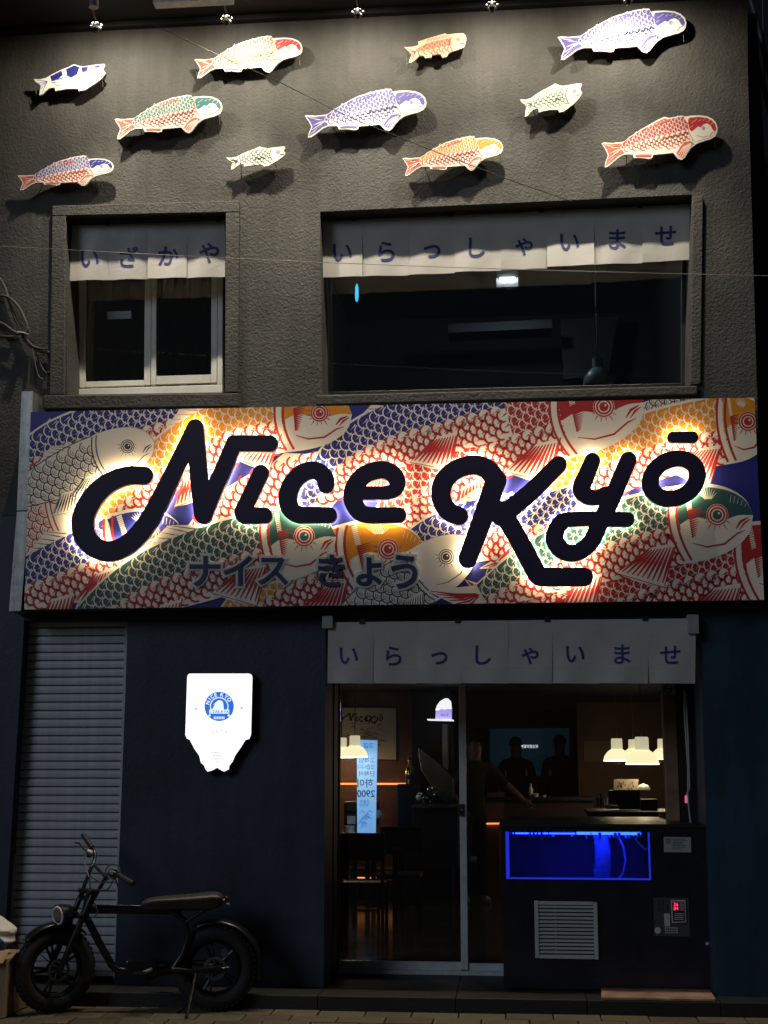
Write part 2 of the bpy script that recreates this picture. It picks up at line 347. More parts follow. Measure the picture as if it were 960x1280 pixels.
def koi(P, spine, W0, cols, head=None, sc=15.0, fins=True, grey=False, wprof=None, lw=2.7, tail=True, seed=1, pect=True, eye=True):
    """one printed koi; cols = (dorsal fill, belly line colour, body ground)"""
    rr = random.Random(seed); dors, line, ground = cols
    S = catmull(spine, 14); n = len(S); T = []
    for i in range(n):
        t = S[min(i+1, n-1)]-S[max(i-1, 0)]; T.append(t/(np.hypot(*t)+1e-9))
    N = [np.array((t[1], -t[0])) for t in T]
    A = [0.0]
    for i in range(1, n): A.append(A[-1]+np.hypot(*(S[i]-S[i-1])))
    Ltot = A[-1]
    ah = Ltot*1.2 if head is None else next((A[i] for i in range(n) if S[i][0] >= head), Ltot)
    def hw(a):
        u = a/Ltot
        if wprof: return float(np.interp(u, [q[0] for q in wprof], [q[1] for q in wprof]))
        base = W0*min(1, 0.42+0.95*math.sin(min(1, u/0.62)*math.pi/2)*0.62)
        if head is not None and a > ah:
            q = (a-ah)/max(1e-6, Ltot-ah); base = W0*math.sqrt(max(0, 1-q**2.4))
        return base
    def pos(a, v):
        i = int(np.searchsorted(A, min(max(a, 0), Ltot)))
        i = min(max(i, 1), n-1); k = (min(max(a, 0), Ltot)-A[i-1])/max(1e-9, A[i]-A[i-1])
        c = S[i-1]+(S[i]-S[i-1])*k; nn = N[i-1]+(N[i]-N[i-1])*k; t = T[i-1]
        return c+t*(a-min(max(a, 0), Ltot))+nn*v*hw(a)
    aa = np.linspace(0, Ltot, 46); vs = -0.14
    def fin(a0, a1, v0, tipa, tipv, m=8, curl=0.0, d=2):
        b0, b1 = pos(a0, v0), pos(a1, v0); t0, t1 = np.array(tipa, float), np.array(tipv, float)
        P.shape([b0, t0, t0*0.5+t1*0.5+(t0*0.5+t1*0.5-(b0+b1)/2)*0.06, t1, b1], ground, d)
        P.line([b0, t0, t1, b1], lw*0.6, line if not grey else dors, d+1)
        for k in range(m):
            u = (k+0.5)/m; e = t0+(t1-t0)*u; bb = b0+(b1-b0)*u
            mid = (e+bb)/2+np.array((0, curl*(1-u)))
            P.line([bb*0.9+e*0.1, mid, bb*0.08+e*0.92], lw*1.5, line if not grey else dors, d+2, taper=2)
    w1 = W0 if not wprof else max(q[1] for q in wprof)
    if fins:                                     # dorsal fin, behind the back
        b = Ltot*0.55 if head is None else ah*0.62
        f0, f1 = pos(b-w1*1.1, 1.0), pos(b+w1*0.9, 1.0); tip = pos(b-w1*0.2, 1.0)+N[n//2]*w1*0.38
        P.shape([f0, tip, f1, pos(b, 0.8)], ground, 0)
        for k in range(7):
            u = k/7; e = f0+(tip-f0)*u if True else f0; P.line([pos(b-w1*1.0+w1*1.8*u, 0.98), f0+(tip-f0)*min(1, u*1.3)], lw*0.7, dors, 1, taper=1)
        if tail:
            tj = pos(0, 0); dirt = -T[0]; nn = N[0]
            t0 = tj+dirt*w1*1.25+nn*w1*0.95; t1 = tj+dirt*w1*0.9-nn*w1*1.05
            P.shape([pos(2, 0.9), t0, tj+dirt*w1*0.62, t1, pos(2, -0.9)], ground, 0)
            for sgn, tt in ((1, t0), (-1, t1)):
                for k in range(6):
                    u = k/5; e = tt*(1-u*0.9)+(tj+dirt*w1*0.62)*u*0.9; P.line([tj+nn*sgn*w1*0.15, (tj+e)/2, e*0.93+tj*0.07], lw, line if not grey else dors, 1, taper=2)
    P.strip([pos(a, 1.07) for a in aa], [pos(a, -1.07) for a in aa], ground, 1)
    cut = [min(a, ah) for a in aa]
    if not grey and dors != ground: P.strip([pos(a, 0.99) for a in cut], [pos(a, vs) for a in cut], dors, 2)
    if grey: 
        P.line([pos(a, 1.05) for a in aa], lw*0.8, dors, 2); P.line([pos(a, -1.05) for a in aa], lw*0.8, dors, 2)
    rp = sc*0.47
    vmax = w1
    for k in range(int(-vmax/rp)-1, int(vmax/rp)+2):
        off = (k % 2)*sc*0.5; a = off+2
        while a < min(Ltot, ah)-sc*0.25:
            h = hw(a); vpx = k*rp
            if h > 3 and abs(vpx) < h-rp*0.30:
                v = vpx/h; c = pos(a, v); i = min(n-1, max(0, int(np.searchsorted(A, a)))); t = T[i]; nn = N[i]
                dirn = -t*0.96-nn*0.24; dirn /= np.hypot(*dirn); pr = np.array((-dirn[1], dirn[0]))
                ds = v > vs and not grey and dors != ground
                colr = ground if ds else (line if not grey else dors)
                R = sc*0.505*(1+rr.uniform(-0.05, 0.05)); m = 8; lq = lw*(0.56 if ds else 1.02); Lo = []; Li = []
                for q in range(m+1):
                    w = -1.62+3.24*q/m; e = dirn*math.cos(w)+pr*math.sin(w); th = lq*(0.55+0.5*math.cos(w*0.75))*0.5
                    Lo.append(c+e*(R+th)); Li.append(c+e*(R-th))
                if not ds and not grey and v < vs+0.25 and v > vs-0.25:
                    P.disc(c, R, ground, 3, 10)
                P.strip(Lo, Li, colr, 4)
                if grey:
                    for rr2 in (0.62, 0.30):
                        P.line([c+(dirn*math.cos(w)+pr*math.sin(w))*R*rr2 for w in (-1.2, -0.6, 0, 0.6, 1.2)], lw*0.6, colr, 4, taper=2)
                else:
                    P.line([c-dirn*R*0.75+pr*R*0.12, c-dirn*R*0.2, c+dirn*R*0.35-pr*R*0.05], lq*0.9, colr, 4, taper=1)
            a += sc
    if fins:
        if pect:
            ap = (Ltot*0.78 if head is None else ah-w1*0.25)
            bp = pos(ap, -0.45); tv = T[min(n-1, int(np.searchsorted(A, ap)))]; nv = N[min(n-1, int(np.searchsorted(A, ap)))]
            fin(ap-w1*0.75, ap, -0.45, bp-tv*w1*1.75-nv*w1*0.55, bp-tv*w1*0.55-nv*w1*1.15, 9, d=6)
        ap = Ltot*0.40; bp = pos(ap, -0.9); tv = T[min(n-1, int(np.searchsorted(A, ap)))]; nv = N[min(n-1, int(np.searchsorted(A, ap)))]
        fin(ap-w1*0.5, ap+w1*0.25, -0.8, bp-tv*w1*1.2-nv*w1*0.55, bp-tv*w1*0.25-nv*w1*0.75, 7, d=6)
    if head is not None and ah < Ltot:
        hl = Ltot-ah; ha = np.linspace(ah-hl*0.04, Ltot-0.01, 18)
        P.strip([pos(a, 1.06) for a in ha], [pos(a, -1.06) for a in ha], ground, 5)
        if not grey:
            P.strip([pos(a, 0.97) for a in ha], [pos(a, 0.04+0.10*math.sin(9*(a-ah)/hl)-0.25*max(0, (a-ah)/hl-0.6)) for a in ha], dors, 6)
            for k in range(11):                  # pale ticks along the edge of the cap
                a = ah+hl*(0.06+0.05*0); v = 0.36+0.055*k; P.line([pos(a+hl*0.03, v), pos(a+hl*0.10, v+0.02)], lw*0.6, ground, 7)
            for k in range(9):
                a = ah+hl*(0.25+0.03*k); w = -0.9+1.8*k/8
                P.line([pos(ah+hl*0.40+math.sin(w)*hl*0.05, 0.62), pos(ah+hl*0.40+math.sin(w)*hl*0.17, 0.62+0.34*math.cos(w))], lw*0.55, ground, 7, taper=1)
            for k in range(5): P.line([pos(ah+hl*(0.70+0.05*k), 0.55), pos(ah+hl*(0.73+0.05*k), 0.85)], lw*0.55, ground, 7, taper=2)
        gl = [(ah+hl*0.10*(1-(v/1.0)**2)*-1.2, v) for v in np.linspace(-1.0, 1.0, 14)]
        lc = line if not grey else dors
        P.line([pos(a-lw*1.4+hl*0.03, v) for a, v in gl], lw*2.6, ground, 6)
        P.line([pos(a-lw*2.2, v) for a, v in gl], lw*1.1, lc, 7); P.line([pos(a+lw*1.6, v) for a, v in gl], lw*1.1, lc, 7)
        if not grey:
            for k in range(13):                  # cheek hairs
                v = 0.34-0.06*k; l = hl*(0.20-0.011*k); P.line([pos(ah+hl*0.10, v), pos(ah+hl*0.10+l, v+0.05)], lw*1.0, lc, 8, taper=1)
        P.line([pos(ah+hl*f, v) for f, v in ((0.10, -0.55), (0.3, -0.72), (0.55, -0.78), (0.75, -0.62), (0.86, -0.70))], lw*0.9, lc, 8, taper=2)
        P.line([pos(ah+hl*f, v) for f, v in ((0.74, -0.42), (0.82, -0.20), (0.93, -0.12))], lw*1.3, lc, 8, taper=2)
        P.line([pos(ah+hl*f, v) for f, v in ((0.79, -0.52), (0.87, -0.33), (0.95, -0.30))], lw*1.0, lc, 8, taper=2)
        if eye:
            e = pos(ah+hl*0.50, 0.14); r = w1*0.24
            P.disc(e, r*1.25, ground, 9, 20); P.line([e+np.array((math.cos(q), math.sin(q)))*r*1.12 for q in np.linspace(0, 2*math.pi, 22)], lw*0.7, lc, 10)
            P.line([e+np.array((math.cos(q), math.sin(q)))*r*0.80 for q in np.linspace(0, 2*math.pi, 22)], lw*0.9, lc, 10)
            P.disc(e, r*0.55, dors if dors not in ('blue', 'orange') else ('dk' if dors == 'blue' else 'red'), 10, 14); P.disc(e+np.array((r*0.18, -r*0.18)), r*0.14, ground, 11, 8)
            for k in range(16):
                q = 2*math.pi*k/16+0.2
                if math.sin(q) > -0.4: P.line([e+np.array((math.cos(q), math.sin(q)))*r*1.30, e+np.array((math.cos(q), math.sin(q)))*r*(1.62+0.2*(k % 3))], lw*0.6, lc, 9, taper=1)
    P.layer += 12

# ================================================================== THE SETTING
pv = thing('pavement', (0, -1.2, 0), None, None, kind='structure')
MB().box((-60, -60, -0.30), (60, 40, -0.035)).build('paver_bed', 'joint', pv)
pvm = {}
k = 0
for r in range(7):                                           # pavers by the kerb, one object each
    y0 = -0.30-0.20*(r+1)
    for c in range(-17, 15):
        x0 = c*0.30+(0.15 if r % 2 else 0)-0.1
        h = rnd.choice((0, 1, 2))
        key = (h, (r*3+c) % 3 == 0)
        if r >= 3 and abs(x0+1) > 3.3: continue
        if key not in pvm:
            b = MB().box((-0.146, -0.096, -0.06), (0.146, 0.096, -0.004+0.002*h)); o = b.build('paver', 'pave2' if key[1] else 'pave', pv, bevel=0.004); pvm[key] = o
        else:
            o = pvm[key].copy(); COL.objects.link(o)
        o.location = Vector((x0+0.15, y0+0.1, -0.033+0.001*h))-ORI['pavement']; o.rotation_euler.z = rnd.uniform(-0.006, 0.006)
rp = MB()                                                    # the rest of the pavement, coarser
for r in range(7, 40):
    for c in range(-20, 20):
        x0 = c*0.6; y0 = -0.30-0.20*r-(r-7)*0.1
        rp.box((x0+0.004, y0-0.296, -0.06), (x0+0.596, y0-0.004, 0))
tag(rp.build('paver', 'pave', pv), kind='stuff')
stp = thing('entrance_step', (0, 0, 0), None, None, kind='structure')
edges = [-7, -3.6, -2.72, -1.84, -1.32, -0.42, 0.42, 1.26, 2.1, 3.2, 7]
for a, b in zip(edges, edges[1:]): MB().box((a+0.0015, -0.30, -0.03), (b-0.0015, 0.66, 0.088+rnd.uniform(-0.001, 0.001))).build('step_stone', 'step', stp, bevel=0.006)

# ------------------------------------------------------------------ the building
bld = thing('restaurant_building', (-0.8, 0, 0), 'dark rendered two storey restaurant building with charcoal upper wall and navy ground floor', 'building')
def holed_wall(name, outer, holes, y0, y1, m, parent):
    loops = [[at(px, py, y0) for px, py in outer]]+[[at(px, py, y0) for px, py in h] for h in holes]
    flat = [p for l in loops for p in l]; tri = G.tessellate_polygon(loops); n = len(flat)
    vs = flat+[Vector((p.x, y1, p.z)) for p in flat]; fs = []
    for t in tri:
        a, b, c = (flat[i] for i in t)
        if (b-a).cross(c-a).y > 0: t = tuple(reversed(t))
        fs.append(tuple(t)); fs.append(tuple(n+i for i in reversed(t)))
    k = 0
    for li, l in enumerate(loops):
        ar = sum(l[i].x*l[(i+1)%len(l)].z-l[(i+1)%len(l)].x*l[i].z for i in range(len(l)))
        ccw = (ar > 0) != (li > 0)
        for i in range(len(l)):
            j = (i+1)%len(l); q = (k+i, n+k+i, n+k+j, k+j); fs.append(q if ccw else tuple(reversed(q)))
        k += len(l)
    return MB().add(vs, fs).build(name, m, parent)
WL = [(82, 270), (282, 265), (281.5, 492), (84, 495)]
WR = [(400, 264.5), (865, 243), (862, 482), (403, 493)]
holed_wall('upper_wall', [(-90, -30), (934, -30), (935, 100), (947, 515), (951, 640), (-90, 645)], [WL, WR], 0.0, 0.42, 'stucco', bld)
MB().pxslab([(-90, 645.5), (951, 640.5), (955, 757), (-90, 766)], 0.0, 0.42).build('sign_band_wall', 'navy', bld)
# raised surrounds round the two upper windows
def frame_bits(name, quads, y, m, parent, y1=-0.002, bevel=0.006):
    for q in quads: MB().pxslab(q, y, y1).build(name, m, parent, bevel=bevel)
frame_bits('window_surround', [[(65, 257), (299, 250.5), (299, 265), (65, 270)], [(65, 270.3), (82, 269.9), (80, 493), (62, 493.5)],
                               [(282, 265.6), (299, 265.3), (297, 490), (281, 491)]], -0.04, 'stucco', bld)
MB().pxslab([(54, 494), (298, 491.3), (298, 508), (54, 511)], -0.085, -0.002).build('window_sill', 'stucco', bld, bevel=0.008)
frame_bits('window_surround', [[(866, 245), (879, 244.3), (876, 480), (863, 481)]], -0.03, 'stucco', bld)
MB().pxslab([(395, 494), (872, 482), (872, 493), (395, 506)], -0.05, -0.002).build('window_sill', 'stucco', bld, bevel=0.008)
# dark notches in the plaster beside the left window
# ground floor: wall stretches, lintels
MB().pxslab([(-120, 766.5), (31, 765), (3, 1216), (-150, 1216)], 0.0, 0.42).build('lower_wall', 'navy', bld)
MB().pxslab([(160.5, 764.5), (407, 761.2), (404.5, 1234), (142.5, 1234)], 0.0, 0.42).build('lower_wall', 'navy', bld)
MB().pxslab([(31.3, 765), (160.2, 764.5), (159.6, 776), (30.8, 776)], 0.0, 0.42).build('lintel', 'navy', bld)
MB().pxslab([(407.3, 761.2), (873, 757.5), (873, 785), (407.2, 786)], 0.0, 0.42).build('lintel', 'navy', bld)
MB().pxslab([(873.3, 757.5), (1010, 756), (1030, 1252), (891, 1248)], -0.03, 0.42).build('lower_wall', 'navyspill', bld)
MB().box((1.66, 0.42, 0.09), (1.95, 2.4, 7.3)).build('return_wall', 'dark', bld)
# eave: soffit board, fascia, and things fixed under it
zs = 7.23
MB().box((-8, -1.55, zs), (1.75, -0.003, zs+0.12)).build('soffit', 'soffit', bld)
MB().box((-8, -1.62, zs-0.10), (1.75, -1.552, zs+0.35)).build('fascia', 'soffit', bld)
MB().box((-8, -0.06, zs-0.045), (1.62, -0.004, zs-0.003)).build('wall_batten', 'soffit', bld)
p0 = at(194, 6, -1.0); p1 = at(292, 2, -1.0)
MB().box((p0.x, -1.06, p0.z-0.02), (p1.x, -0.98, zs-0.004)).build('soffit_rail', 'alu', bld)
p0 = at(117, 6, -1.0)
MB().lathe((p0.x, -1.0, p0.z-0.02), (0, 0, 1), [(0.0, 0), (0.034, 0), (0.034, zs-p0.z+0.018), (0, zs-p0.z+0.018)], 16).build('pipe_stub', 'grey', bld, smooth=True)

# neighbours that close the dark gaps on both sides
nb = thing('neighbour_building', (3.6, 1.6, 0), 'unlit black neighbouring building seen in the gap at the right edge', 'building')
MB().box((1.98, 2.5, -0.03), (9, 6, 11)).build('wall', 'dark', nb)
MB().box((1.96, 2.4, 11.003), (9.1, 6.1, 11.2)).build('parapet', 'dark', nb)
MB().box((2.3, 2.46, 4.4), (3.5, 2.498, 5.8)).build('shutter_panel', 'black', nb)
for i, (xa, ya, xb, yb) in enumerate(((922, -10, 958, 122), (936, -10, 962, 90), (953, -10, 956, 110))):
    a, b = at(xa, ya, 0.9-0.15*i), at(xb, yb, 0.9-0.15*i); d = b-a
    if i < 2: b = a+d*2.2
    t = tag(MB().tube([a+(a-b)*0.3, (a+b)/2, b], 0.022 if i < 2 else 0.008, 10).build('conduit_pipe', 'cable', smooth=True),
        ('thick grey pipe slanting down the dark gap at the top right corner', 'second grey pipe slanting close beside the wall edge pipe, nearer the picture edge', 'thin upright cable between the two slanting pipes at top right')[i], 'pipe')

# ------------------------------------------------------------------ upper windows: frames, sashes, glass, rooms behind
YG = 0.30
wn = bpy.data.objects.new('window', None)
def window(name, corner, parent):
    o = bpy.data.objects.new(name, None); COL.objects.link(o); ORI[o.name] = corner; o.parent = parent; o.location = corner-ORI[parent.name]; return o
w1 = window('sliding_window', at(185, 490, YG), bld)
frame_bits('frame', [[(89, 271), (97, 271), (95.5, 486), (88, 486)], [(272.5, 262), (279, 262), (278, 480), (271.5, 481)], [(88, 486.3), (278, 480.6), (278, 491), (88, 494)], [(97.2, 270), (272.3, 263), (272.3, 274), (97.2, 279)]], YG-0.02, 'upvc', w1, YG+0.05, 0.004)
frame_bits('sash', [[(97.3, 280), (108, 280), (106.5, 484), (96, 484.5)], [(181.5, 276), (190, 276), (188, 481), (180, 481)], [(107, 477), (179.7, 475), (179.7, 481.3), (107, 483.7)]], YG, 'upvc', w1, YG+0.03, 0.003)
frame_bits('sash', [[(190.4, 276), (196, 276), (195, 480.5), (188.6, 481)], [(264.5, 273), (272, 273), (271, 478), (263.8, 478.5)], [(195.3, 470), (263.6, 468), (263.6, 478), (195.3, 480)]], YG-0.012, 'upvc', w1, YG+0.03, 0.003)
MB().pxslab([(107.2, 281), (181.2, 278), (180, 475.5), (107, 477)], YG+0.012, YG+0.018).build('pane', 'glass', w1)
MB().pxslab([(196.2, 277), (264.3, 274), (263.7, 468.5), (195.4, 470.5)], YG+0.002, YG+0.008).build('pane', 'glass', w1)
MB().pxslab([(134, 389.5), (164, 388.5), (164, 398), (134, 399.3)], YG+0.009, YG+0.0115).build('sticker', 'paper', w1)
w2 = window('picture_window', at(630, 485, YG), bld)
frame_bits('frame', [[(400, 264), (407, 264), (408.5, 490), (403, 490)], [(853, 243), (866, 243), (863, 480), (851.5, 480)], [(403, 490.2), (864, 478.3), (864, 484), (403, 494)], [(407.2, 262), (853, 243), (853, 251), (407.2, 270)]], YG-0.01, 'black', w2, YG+0.05, 0.003)
MB().pxslab([(407.3, 270.5), (852.7, 251.4), (851.3, 478), (408.4, 489.6)], YG+0.012, YG+0.020).build('pane', 'glass', w2)
# upstairs rooms
MB().box((-3.6, 4.6, 3.9), (1.6, 4.7, 6.4)).build('upstairs_back_wall', 'room', bld)
MB().box((-3.6, 0.45, 6.30), (1.6, 4.6, 6.40)).build('upstairs_ceiling', 'room', bld)
MB().box((-3.6, 0.45, 3.8), (1.6, 4.6, 3.9)).build('upstairs_floor', 'room', bld)
MB().box((-1.85, 0.43, 3.9), (-1.75, 4.6, 6.30)).build('upstairs_partition', 'room', bld)
MB().box((-3.75, 0.43, 3.9), (-3.6, 4.6, 6.30)).build('upstairs_side_wall', 'room', bld)
MB().box((1.5, 0.43, 3.9), (1.62, 4.6, 6.30)).build('upstairs_side_wall', 'room', bld)
cu = MB()                                                     # pleated dark curtain behind the left window
cp = [at(84+i*4.9, 380, YG+0.18) for i in range(42)]
z0, z1 = at(100, 496, YG+0.18).z, at(100, 262, YG+0.18).z
cu.add([v for i, p in enumerate(cp) for v in ((p.x, p.y+0.02*math.sin(i*1.9), z0), (p.x, p.y+0.02*math.sin(i*1.9), z1))], [(2*i, 2*i+2, 2*i+3, 2*i+1) for i in range(41)])
tag(cu.build('curtain', mat('dark_olive_curtain', (0.05, 0.047, 0.035), 0.85, var=0.25, vscale=9), smooth=True), 'dark pleated curtain drawn behind the left upper sliding window', 'curtain')
# upstairs pendant, cyan lamp, ceiling light
c = at(748, 483, 2.2); s_ = (c.y+DIST)/FPX
pl = thing('pendant_lamp', (c.x, c.y, c.z), 'unlit grey bell pendant lamp hanging behind the wide upper window', 'pendant lamp', 'bell shaped pendant lamps')
MB().lathe(c, (0, 0, 1), [(19.5*s_, 0), (20*s_, 2*s_), (18*s_, 12*s_), (12*s_, 20*s_), (7*s_, 24*s_), (6.8*s_, 37*s_), (0, 37*s_)], 28).build('shade', 'teallamp', pl, smooth=True)
MB().tube([c+Vector((0, 0, 37*s_)), (c.x, c.y, 6.298)], 0.005, 8).build('cord', 'wire', pl)
c = at(446, 366, 1.6); s_ = (c.y+DIST)/FPX
cl = thing('cyan_lamp', (c.x, c.y, c.z), 'slim glowing cyan lamp behind the left end of the wide upper window', 'lamp')
MB().lathe((c.x, c.y, c.z-13*s_), (0, 0, 1), [(0, 0), (1.6*s_, 2*s_), (2.4*s_, 8*s_), (2.2*s_, 20*s_), (0, 27*s_)], 14).build('tube', 'cyan', cl, smooth=True)
MB().tube([(c.x, c.y, c.z+13*s_), (c.x, c.y, 6.298)], 0.004, 6).build('cord', 'wire', cl)
c = at(635, 352, 2.6); s_ = (c.y+DIST)/FPX
cl = thing('ceiling_light', (c.x, c.y, c.z), 'small square ceiling light with a bright white bar behind the wide upper window', 'ceiling light')
MB().box((c.x-15*s_, c.y-0.12, c.z-1*s_), (c.x+13*s_, c.y+0.12, 6.298)).build('housing', 'grey', cl)
MB().box((c.x-10*s_, c.y-0.135, c.z-4*s_), (c.x+9*s_, c.y-0.07, c.z-1.2*s_)).build('light_bar', 'coolw', cl)
l = bpy.data.lights.new('bar_light', 'POINT'); l.energy = 10.0; l.color = (0.8, 0.92, 1); l.shadow_soft_size = 0.05
lo = bpy.data.objects.new('bar_light', l); COL.objects.link(lo); lo.parent = cl; lo.location = (0, -0.1, -0.06)
bd = MB().pxslab([(700, 400), (772, 395), (760, 470), (705, 474)], 4.2, 4.3)
tag(bd.build('wall_board', 'panelgrey'), 'dark grey board on the back wall behind the hanging bell lamp upstairs', 'board')
bd = MB().pxslab([(560, 405), (690, 399), (690, 410), (560, 416)], 3.6, 3.9)
tag(bd.build('wall_shelf', 'panelgrey'), 'long pale shelf high at the back of the dark upstairs room', 'shelf')

# ------------------------------------------------------------------ roller shutter
rs = thing('roller_shutter', at(90, 1213, 0.12), 'closed grey roller shutter with horizontal slats behind the parked bike', 'shutter')
xa, xb = -3.545, -2.803; zt, zb = at(90, 774, 0.12).z, at(90, 1213, 0.12).z
NS = 41; ph = (zt-zb)/NS; sm = None
prof = [(0.006, 0.0), (-0.007, 0.04), (-0.011, 0.12), (-0.0125, 0.5), (-0.011, 0.84), (-0.006, 0.90), (0.008, 0.94), (0.012, 0.0)]
for i in range(NS):
    if sm is None:
        b = MB(); L = [(xa, 0.12+y, zb+z*ph) for y, z in prof]; R = [(xb, p[1], p[2]) for p in L]; n = len(L)
        b.add(L+R, [(j, (j+1)%n, n+(j+1)%n, n+j) for j in range(n)]+[tuple(reversed(range(n))), tuple(range(n, 2*n))])
        sm = b.build('slat', 'slat', rs)
        o = sm; base = o.location.copy()
    else:
        o = sm.copy(); COL.objects.link(o)
    o.location = base+Vector((0, rnd.uniform(-0.0015, 0.0015), ph*i))
MB().box((xa-0.02, 0.09, zb-0.03), (xb+0.02, 0.15, zb-0.001)).build('bottom_bar', 'alu', rs)
MB().box((xa-0.03, 0.085, zb-0.04), (xa-0.002, 0.16, zt)).build('guide_rail', 'slat', rs); MB().box((xb+0.002, 0.085, zb-0.04), (xb+0.02, 0.16, zt)).build('guide_rail', 'slat', rs)
MB().box((xa-0.1, 0.18, 0.09), (xb+0.1, 0.24, zt+0.2)).build('backing', 'black', rs)

# ------------------------------------------------------------------ spot lamps under the eave
lamp_px = ((120, 40), (283, 37), (447, 22), (615, 8), (785, 0))
lab = ['leftmost spotlight on the eave, above the small blue and white fish', 'eave spotlight directly above the red headed koi', 'middle eave spotlight between the red headed koi and the small coral fish', 'eave spotlight just right of the small coral fish', 'eave spotlight above the large violet koi at the top right']
proto = None
for i, (px, py) in enumerate(lamp_px):
    c = at(px, py, -0.62); c.z = 6.85
    if proto is None:
        t = thing('eave_spotlight', c, lab[i], 'spotlight', 'small spotlights hung on rods under the eave')
        a = Vector((c.x-0.01, -1.25, zs-0.003)); ax = Vector((0, 0.30, -1)).normalized(); hc0 = Vector((c.x, -0.63, 7.175))
        MB().tube([a, c+Vector((0, -0.03, 0.05))], 0.007, 8).build('rod', 'wire', t)
        MB().lathe(a, (0, 0, -1), [(0.035, 0), (0.035, 0.015), (0.012, 0.025)], 16).build('ceiling_rose', 'black', t, smooth=True)
        MB().tube([hc0+Vector((0, -0.01, 0)), Vector((c.x, -0.66, zs-0.003))], 0.009, 8).build('stem', 'black', t)
        hd = MB().lathe(hc0, ax, [(0.012, -0.05), (0.030, -0.045), (0.036, 0.0), (0.040, 0.05), (0.034, 0.052), (0.030, 0.03), (0.0, 0.029)], 20).build('lamp_head', 'black', t, smooth=True)
        MB().lathe(hc0, ax, [(0.028, 0.0295), (0.028, 0.036), (0.0, 0.040)], 16).build('lens', 'bulb', hd, smooth=True)
        cl_ = MB().lathe(c, (0, 0, 1), [(0, -0.045), (0.016, -0.036), (0.026, -0.01), (0.020, 0.02), (0.010, 0.045), (0, 0.05)], 12).build('crystal_drop', 'crystal', t)
        for q in range(6):
            w = 2*math.pi*q/6; e = Vector((math.cos(w), math.sin(w), 0))
            MB().lathe(c+e*0.040+Vector((0, 0, 0.012)), e*0.4+Vector((0, 0, -1)), [(0.0, -0.018), (0.010, -0.004), (0.011, 0.005), (0.0, 0.016)], 8).build('crystal', 'crystal', cl_)
        proto = t
        def lamp_light(root):
            for nm, pw, dr_, half in (('spill', SPILL_W, Vector((0, 0.35, -1)), 88), ('beam', BEAM_W, Vector((0, 0.36, -2.7)), 32)):   # lens beam and its spill
                l = bpy.data.lights.new(nm, 'SPOT'); l.energy = pw; l.color = (1.0, 0.89, 0.70); l.spot_size = math.radians(2*half); l.spot_blend = 1.0; l.shadow_soft_size = 0.03
                lo = bpy.data.objects.new('lamp_light', l); COL.objects.link(lo); lo.parent = root
                lo.location = Vector((0, 0.035, 0.262)); lo.rotation_euler = (-dr_).to_track_quat('Z', 'Y').to_euler()
    else:
        t = proto.copy(); COL.objects.link(t); t.location = c; t['label'] = lab[i]; ORI[t.name] = c
        for ch in [o for o in proto.children if o.type == 'MESH']:
            d = ch.copy(); COL.objects.link(d); d.parent = t
            for g in ch.children: e = g.copy(); COL.objects.link(e); e.parent = d
    lamp_light(t)

# ------------------------------------------------------------------ koi plaques on the upper wall
KO = [(205,352),(222,349),(262,352),(290,349),(318,347),(340,343),(378,318),(420,291),(470,268),(515,246),(555,231),(585,237),(610,245),(655,232),(700,226),(745,224),(790,228),(822,240),(842,258),(851,282),(848,305),(836,322),(812,334),(770,344),(735,354),(705,374),(685,396),(668,418),(652,429),(632,424),(615,408),(604,397),(550,402),(493,406),(486,421),(468,425),(430,420),(386,421),(378,404),(330,405),(300,418),(270,440),(240,461),(222,463),(226,440),(240,408),(226,382)]
KB = (205, 224, 851, 463)
SO = [(205,476),(240,478),(276,470),(310,450),(360,425),(410,405),(438,391),(470,401),(495,404),(550,396),(600,390),(614,391),(616,402),(606,420),(611,432),(620,441),(600,470),(560,502),(525,524),(500,540),(466,546),(458,532),(400,533),(360,540),(330,546),(326,526),(295,530),(275,545),(255,565),(238,570),(240,545),(247,520),(240,506),(218,494)]
SB = (205, 390, 620, 570)
PO = [(335,187),(362,187),(385,182),(394,176),(390,166),(440,150),(500,133),(512,138),(545,133),(575,132),(584,140),(588,152),(585,172),(578,189),(552,198),(530,205),(515,212),(506,226),(490,229),(482,214),(448,217),(444,228),(420,230),(414,222),(395,222),(380,236),(362,250),(352,251),(356,235),(364,216),(350,202)]
PB = (333, 131, 588, 251)
def plaque(outline, ob, box, y, label, draw, margin=True):
    fx = lambda p: (box[0]+(p[0]-ob[0])*(box[2]-box[0])/(ob[2]-ob[0]), box[1]+(p[1]-ob[1])*(box[3]-box[1])/(ob[3]-ob[1]))
    pts = [fx(p) for p in outline]; c = at((box[0]+box[2])/2, (box[1]+box[3])/2, y)
    t = thing('fish_plaque', c, label, 'fish plaque', 'cut out fish plaques on the upper wall')
    MB().slab([at(*p, y) for p in pts], y+0.014).build('board', 'plaque', t)
    P = Print(y-0.0006); draw(P, fx, pts); P.build('fish_print', t)
    for q in (0.22, 0.78):
        q3 = at(box[0]+(box[2]-box[0])*q, box[1]+(box[3]-box[1])*(0.70 if q < 0.5 else 0.38), y); xx, zz = q3.x, q3.z
        MB().tube([(xx, y+0.0145, zz), (xx, -0.001, zz)], 0.0035, 8).build('standoff', 'black', t)
    # loose hanging wire at the tail and head
    for (px, py) in ((box[0]+3, box[3]-8), (box[2]-4, box[1]+(box[3]-box[1])*0.45)):
        a = at(px, py, y+0.02); MB().tube([a, a+Vector((0.004, 0.01, -0.07))], 0.0014, 6).build('hanging_wire', 'wire', t)
    return t
